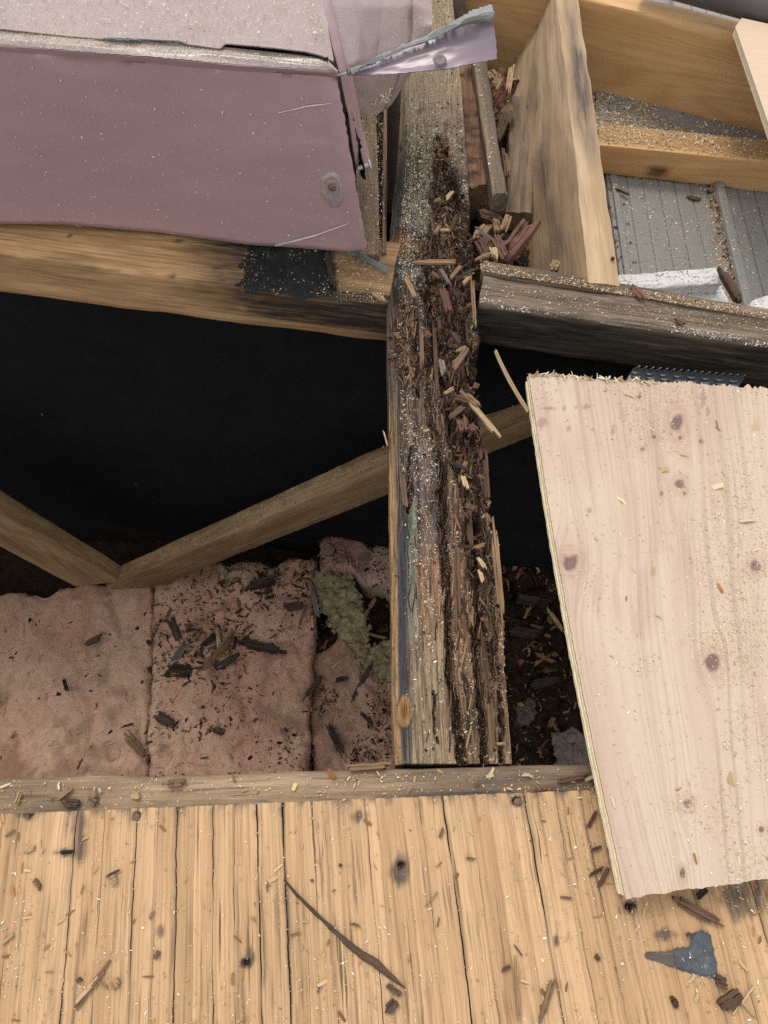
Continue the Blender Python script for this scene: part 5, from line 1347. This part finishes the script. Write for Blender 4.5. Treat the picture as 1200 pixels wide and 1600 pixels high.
# loose shreds packed in the hollow: individual pieces sharing meshes
shreds = []
for k in range(12):
    m = ['brown', 'dark', 'brown', 'dark', 'grey', 'tan'][k % 6]
    shreds.append(splinter_mesh('shred', R.uniform(.007, .022), R.uniform(.001, .0032), R.uniform(.0008, .002), M[m], 900 + k, 4, 0, .5))
cnt = 0
while cnt < 285:
    py = R.uniform(235, 1010); px = np.interp(py, [200, 250, 300, 420, 500, 600, 680, 760, 860, 960, 1060], [690, 690, 697, 702, 700, 712, 725, 735, 745, 755, 765]) + R.normal(0, 15 if py < 700 else 9)
    if py > 700 and R.random() < .45: continue
    if px > np.interp(py, *RX) - 6: continue
    o = bpy.data.objects.new('shred', shreds[cnt % 12]); COL.objects.link(o)
    p = at(px, py, zj(px, py) + R.uniform(.001, .004)); o.location = p
    o.rotation_euler = (R.normal(0, .4), R.normal(0, .22), np.pi / 2 + R.normal(0, .55)); s_ = R.uniform(.45, .95); o.scale = (s_, s_, s_)
    tag(o, 'small shred of rotten wood lying in the hollow of the joist', 'shred', 'loose rotten shreds in the hollow of the joist'); cnt += 1

# ================================================================== LOOSE BITS ON DECK AND NAILER
Pd = bil(at(-120, 1262, ZD + .0006), at(1320, 1214, ZD + .0006), at(1320, 1700, ZD + .0006), at(-120, 1700, ZD + .0006), 160, 80)
PXd, PYd = proj(Pd)
dd = .25 + .9 * sst(.45, .7, fbm(PXd * .012, PYd * .012, 3, 371)) + 2.2 * np.exp(-np.hypot((PXd - 950) / 40, (PYd - 1390) / 70)) + .8 * (1 - sst(0, 260, PXd)) * sst(1380, 1500, PYd) + .8 * sst(1050, 1150, PXd) * sst(1500, 1560, PYd)
scatter('sawdust', Pd, dd, 11000, .0009, DUST + [lin('#b88c58', .7)], 'sawdust sprinkled over the tan roof deck')
scatter('shavings', Pd, dd, 520, .0028, DUST[1:3] + [lin('#a5764a', .7), lin('#b88a5a', .7), lin('#8a6040', .65)], 'small wood chips scattered over the tan roof deck', 'shavings', aspect=(2.5, 7), tilt=.2)
Pn = bil(at(-120, 1264, .0015), at(925, 1230, .0015), at(925, 1200, .0015), at(-120, 1222, .0015), 120, 8)
scatter('sawdust', Pn, np.ones((8, 120)), 1500, .0008, DUST, 'sawdust along the grey edge joist')
scatter('shavings', Pn, np.ones((8, 120)), 60, .0035, DUST[:2] + [lin('#8a6038', .65)], 'small chips along the grey edge joist', 'shavings', aspect=(2, 5))
zd = ZD + .0008
dk = [
    ((805, 1480), (812, 1620), .0055, .003, 'tan', 'long reddish tan splinter upright near the bottom of the deck'), ((868, 1512), (842, 1605), .007, .003, 'tan', 'frayed tan splinter near the bottom of the deck'),
    ((800, 1472), (818, 1496), .002, .002, 'brown', 'thin brown sliver at the head of the long reddish splinter'), ((1040, 1396), (1132, 1448), .009, .004, 'brown', 'brown strip of wood just below the plywood edge'),
    ((1085, 1406), (1108, 1384), .007, .003, 'dark', 'dark sliver half under the plywood edge'), ((100, 1600), (182, 1488), .006, .002, 'tan', 'long tan shaving at the lower left of the deck'), ((112, 1575), (160, 1520), .004, .002, 'pale', 'pale shaving beside the long tan shaving'),
    ((1120, 1575), (1165, 1548), .012, .004, 'brown', 'brown frayed bark flake at the lower right of the deck'), ((1140, 1590), (1182, 1535), .003, .002, 'pale', 'pale sliver across the frayed bark flake'), ((1150, 1555), (1188, 1600), .003, .002, 'pale', 'pale sliver pointing down from the bark flake'),
    ((88, 1333), (122, 1330), .005, .003, 'grey', 'bent dark staple beside the wide deck crack'), ((54, 1374), (66, 1390), .006, .004, 'tan', 'tan chip left of the wide deck crack'), ((35, 1334), (58, 1322), .005, .002, 'pale', 'pale chip near the left edge of the deck'),
    ((160, 1372), (195, 1356), .003, .002, 'brown', 'thin brown sliver right of the wide deck crack'), ((172, 1378), (185, 1370), .008, .004, 'pale', 'pale chip below the thin brown sliver'), ((232, 1438), (242, 1420), .003, .002, 'tan', 'tan sliver in the left half of the deck'), ((242, 1500), (250, 1482), .006, .003, 'brown', 'brown chip left of the lower nail hole'),
    ((178, 1530), (186, 1545), .008, .003, 'tan', 'tan chip above the long tan shaving'), ((120, 1535), (130, 1526), .006, .004, 'brown', 'brown chip right of the long tan shaving'), ((361, 1458), (380, 1474), .002, .002, 'tan', 'thin tan sliver above the lower nail hole'),
    ((448, 1464), (472, 1455), .002, .002, 'tan', 'thin tan sliver left of the dark twig'), ((545, 1441), (566, 1448), .003, .002, 'tan', 'tan sliver right of the dark twig'), ((484, 1375), (492, 1376), .003, .002, 'brown', 'brown chip above the dark twig'),
    ((528, 1350), (536, 1354), .004, .002, 'brown', 'brown chip between deck cracks near the top'), ((600, 1582), (622, 1562), .008, .003, 'brown', 'brown flake at the bottom centre of the deck'), ((780, 1518), (800, 1508), .004, .002, 'brown', 'curved brown flake left of the reddish splinter'),
    ((686, 1312), (694, 1290), .004, .002, 'tan', 'tan sliver near the upper middle of the deck'), ((725, 1340), (747, 1343), .003, .002, 'brown', 'brown sliver left of the plywood'), ((660, 1420), (690, 1386), .0015, .0015, 'tan', 'hair thin sliver right of the upper nail hole'),
    ((872, 1401), (896, 1404), .003, .002, 'brown', 'brown sliver just left of the plywood corner'), ((912, 1372), (950, 1352), .004, .003, 'brown', 'brown splinter running under the plywood edge'), ((932, 1392), (952, 1352), .005, .003, 'brown', 'second brown splinter beside the plywood corner'),
    ((915, 1300), (935, 1260), .005, .003, 'red', 'reddish splinter beside the plywood left edge'), ((920, 1330), (942, 1322), .004, .003, 'red', 'short reddish splinter beside the plywood left edge'), ((928, 1500), (938, 1492), .007, .003, 'brown', 'brown flake below the plywood corner'),
    ((1115, 1528), (1138, 1540), .009, .004, 'brown', 'brown stub beside the blue grey membrane scrap'), ((1048, 1568), (1058, 1562), .009, .003, 'brown', 'brown flake below the membrane scrap'), ((1070, 1462), (1080, 1458), .004, .003, 'red', 'red chip at the top of the membrane scrap'),
    ((0, 1478), (26, 1455), .004, .002, 'pale', 'pale sliver at the left frame edge of the deck'), ((5, 1310), (30, 1292), .002, .002, 'tan', 'thin tan sliver at the upper left of the deck'),
    ((150, 1530), (172, 1545), .003, .002, 'tan', 'tan sliver beside the lower left shavings'), ((600, 1535), (632, 1558), .006, .003, 'brown', 'brown chip close to the thick end of the twig'),
]
for k, (a, b, w, t, m, lab) in enumerate(dk):
    cat_ = 'staple' if 'staple' in lab else 'splinter'
    stick(cat_ if cat_ == 'staple' else 'splinter', a, b, zd, zd + .0008, w * (.75 if w > .0075 else .55), t * .8, M['dark'] if cat_ == 'staple' else M[m], 1000 + k, lab, cat_, taper=.5 if w > .004 else .7)
# long dark twig, curved
tw = [(444, 1374), (462, 1396), (490, 1424), (520, 1452), (552, 1482), (590, 1508), (632, 1543)]
tws = [.0012, .0020, .0024, .0030, .0044, .0060, .0009]
c = np.array([at(x, y, zd) for x, y in tw]); t = np.linspace(0, 1, 34); tk = np.linspace(0, 1, len(tw))
cx = np.stack([np.interp(t, tk, c[:, q]) for q in range(3)], -1); wv = np.interp(t, tk, tws)
dv = np.gradient(cx, axis=0); dv /= np.linalg.norm(dv, axis=1, keepdims=True); sv_ = np.cross(UP, dv)
V = []
for k in range(34):
    j = R.normal(0, .08)
    for yy, z_ in ((-.5, 0), (.5, 0), (.4, .45), (.05, .62), (-.4, .4)):
        V.append(cx[k] + sv_[k] * wv[k] * (yy + R.normal(0, .05) + j * .3) + UP * wv[k] * z_ * (1 + R.normal(0, .1)))
Fc = [(k * 5 + q, (k + 1) * 5 + q, (k + 1) * 5 + (q + 1) % 5, k * 5 + (q + 1) % 5) for k in range(33) for q in range(5)] + [(0, 1, 2, 3, 4), (169, 168, 167, 166, 165)]
gcv = np.array([(t[k] * .2 + 3, q * .002, 0) for k in range(34) for q in range(5)])
o = mk('dark_twig', V, Fc, wood('brown_black_twig', lin('#6a5342', .6), lin('#2c221c', .6), bump=.9), gc=gcv, smooth=False, stain=np.zeros(170))
tag(o, 'long dark twig like splinter lying diagonally across the tan deck', 'twig')
# membrane scrap
ms = thing('membrane_scrap', 'torn blue grey membrane scrap lying on the deck below the plywood', 'membrane scrap', at(1080, 1500, zd))
mcol = plain('dusty_blue_membrane', lin('#5a5f64', .6), .8, .25, 0, 700, .5, .8, 160)
patch('body', [(1052, 1484), (1078, 1478), (1080, 1458), (1098, 1454), (1112, 1462), (1114, 1490), (1121, 1510), (1120, 1530), (1092, 1524), (1055, 1512)], zd, .0022, mcol, ms, res=.0007, warp=2.5, rough=.25, seed=33)
patch('frayed_tail', [(1008, 1488), (1052, 1485), (1054, 1511), (1030, 1504), (1010, 1497)], zd, .0014, M['grey'], ms, res=.0007, warp=3, rough=.4, seed=35)
Pw = bil(at(1056, 1522, zd + .0026), at(1118, 1528, zd + .0026), at(1112, 1464, zd + .0026), at(1082, 1466, zd + .0026), 10, 10)
scatter('sawdust', Pw, np.ones((10, 10)), 40, .0011, DUST, 'few sawdust flecks on the blue grey membrane scrap')
# loose chips on the edge joist
nj = [((90, 1250), (116, 1228), .004, .003, 'tan', 'tan sliver on the left part of the edge joist'), ((260, 1226), (292, 1221), .006, .003, 'tan', 'brown tan chip on the edge joist above the deck'), ((205, 1240), (222, 1246), .005, .003, 'pale', 'pale curl on the edge joist near the sunk nail'),
      ((96, 1254), (128, 1256), .006, .003, 'brown', 'flat brown chip on the edge joist near its left end'), ((140, 1242), (155, 1252), .008, .004, 'tan', 'small tan flake on the edge joist'), ((862, 1222), (925, 1210), .004, .003, 'red', 'red brown fibre bundle on the edge joist beside the plywood'),
      ((830, 1236), (870, 1231), .003, .002, 'red', 'thin red fibre on the edge joist beside the plywood'), ((530, 1201), (622, 1194), .005, .002, 'tan', 'thin sliver lifting off the edge joist beside the joist end'), ((24, 1262), (34, 1234), .003, .002, 'pale', 'pale sliver at the left end of the edge joist')]
for k, (a, b, w, t, m, lab) in enumerate(nj):
    stick('splinter', a, b, .0012, .0022, w, t, M[m], 1100 + k, lab, taper=.5)
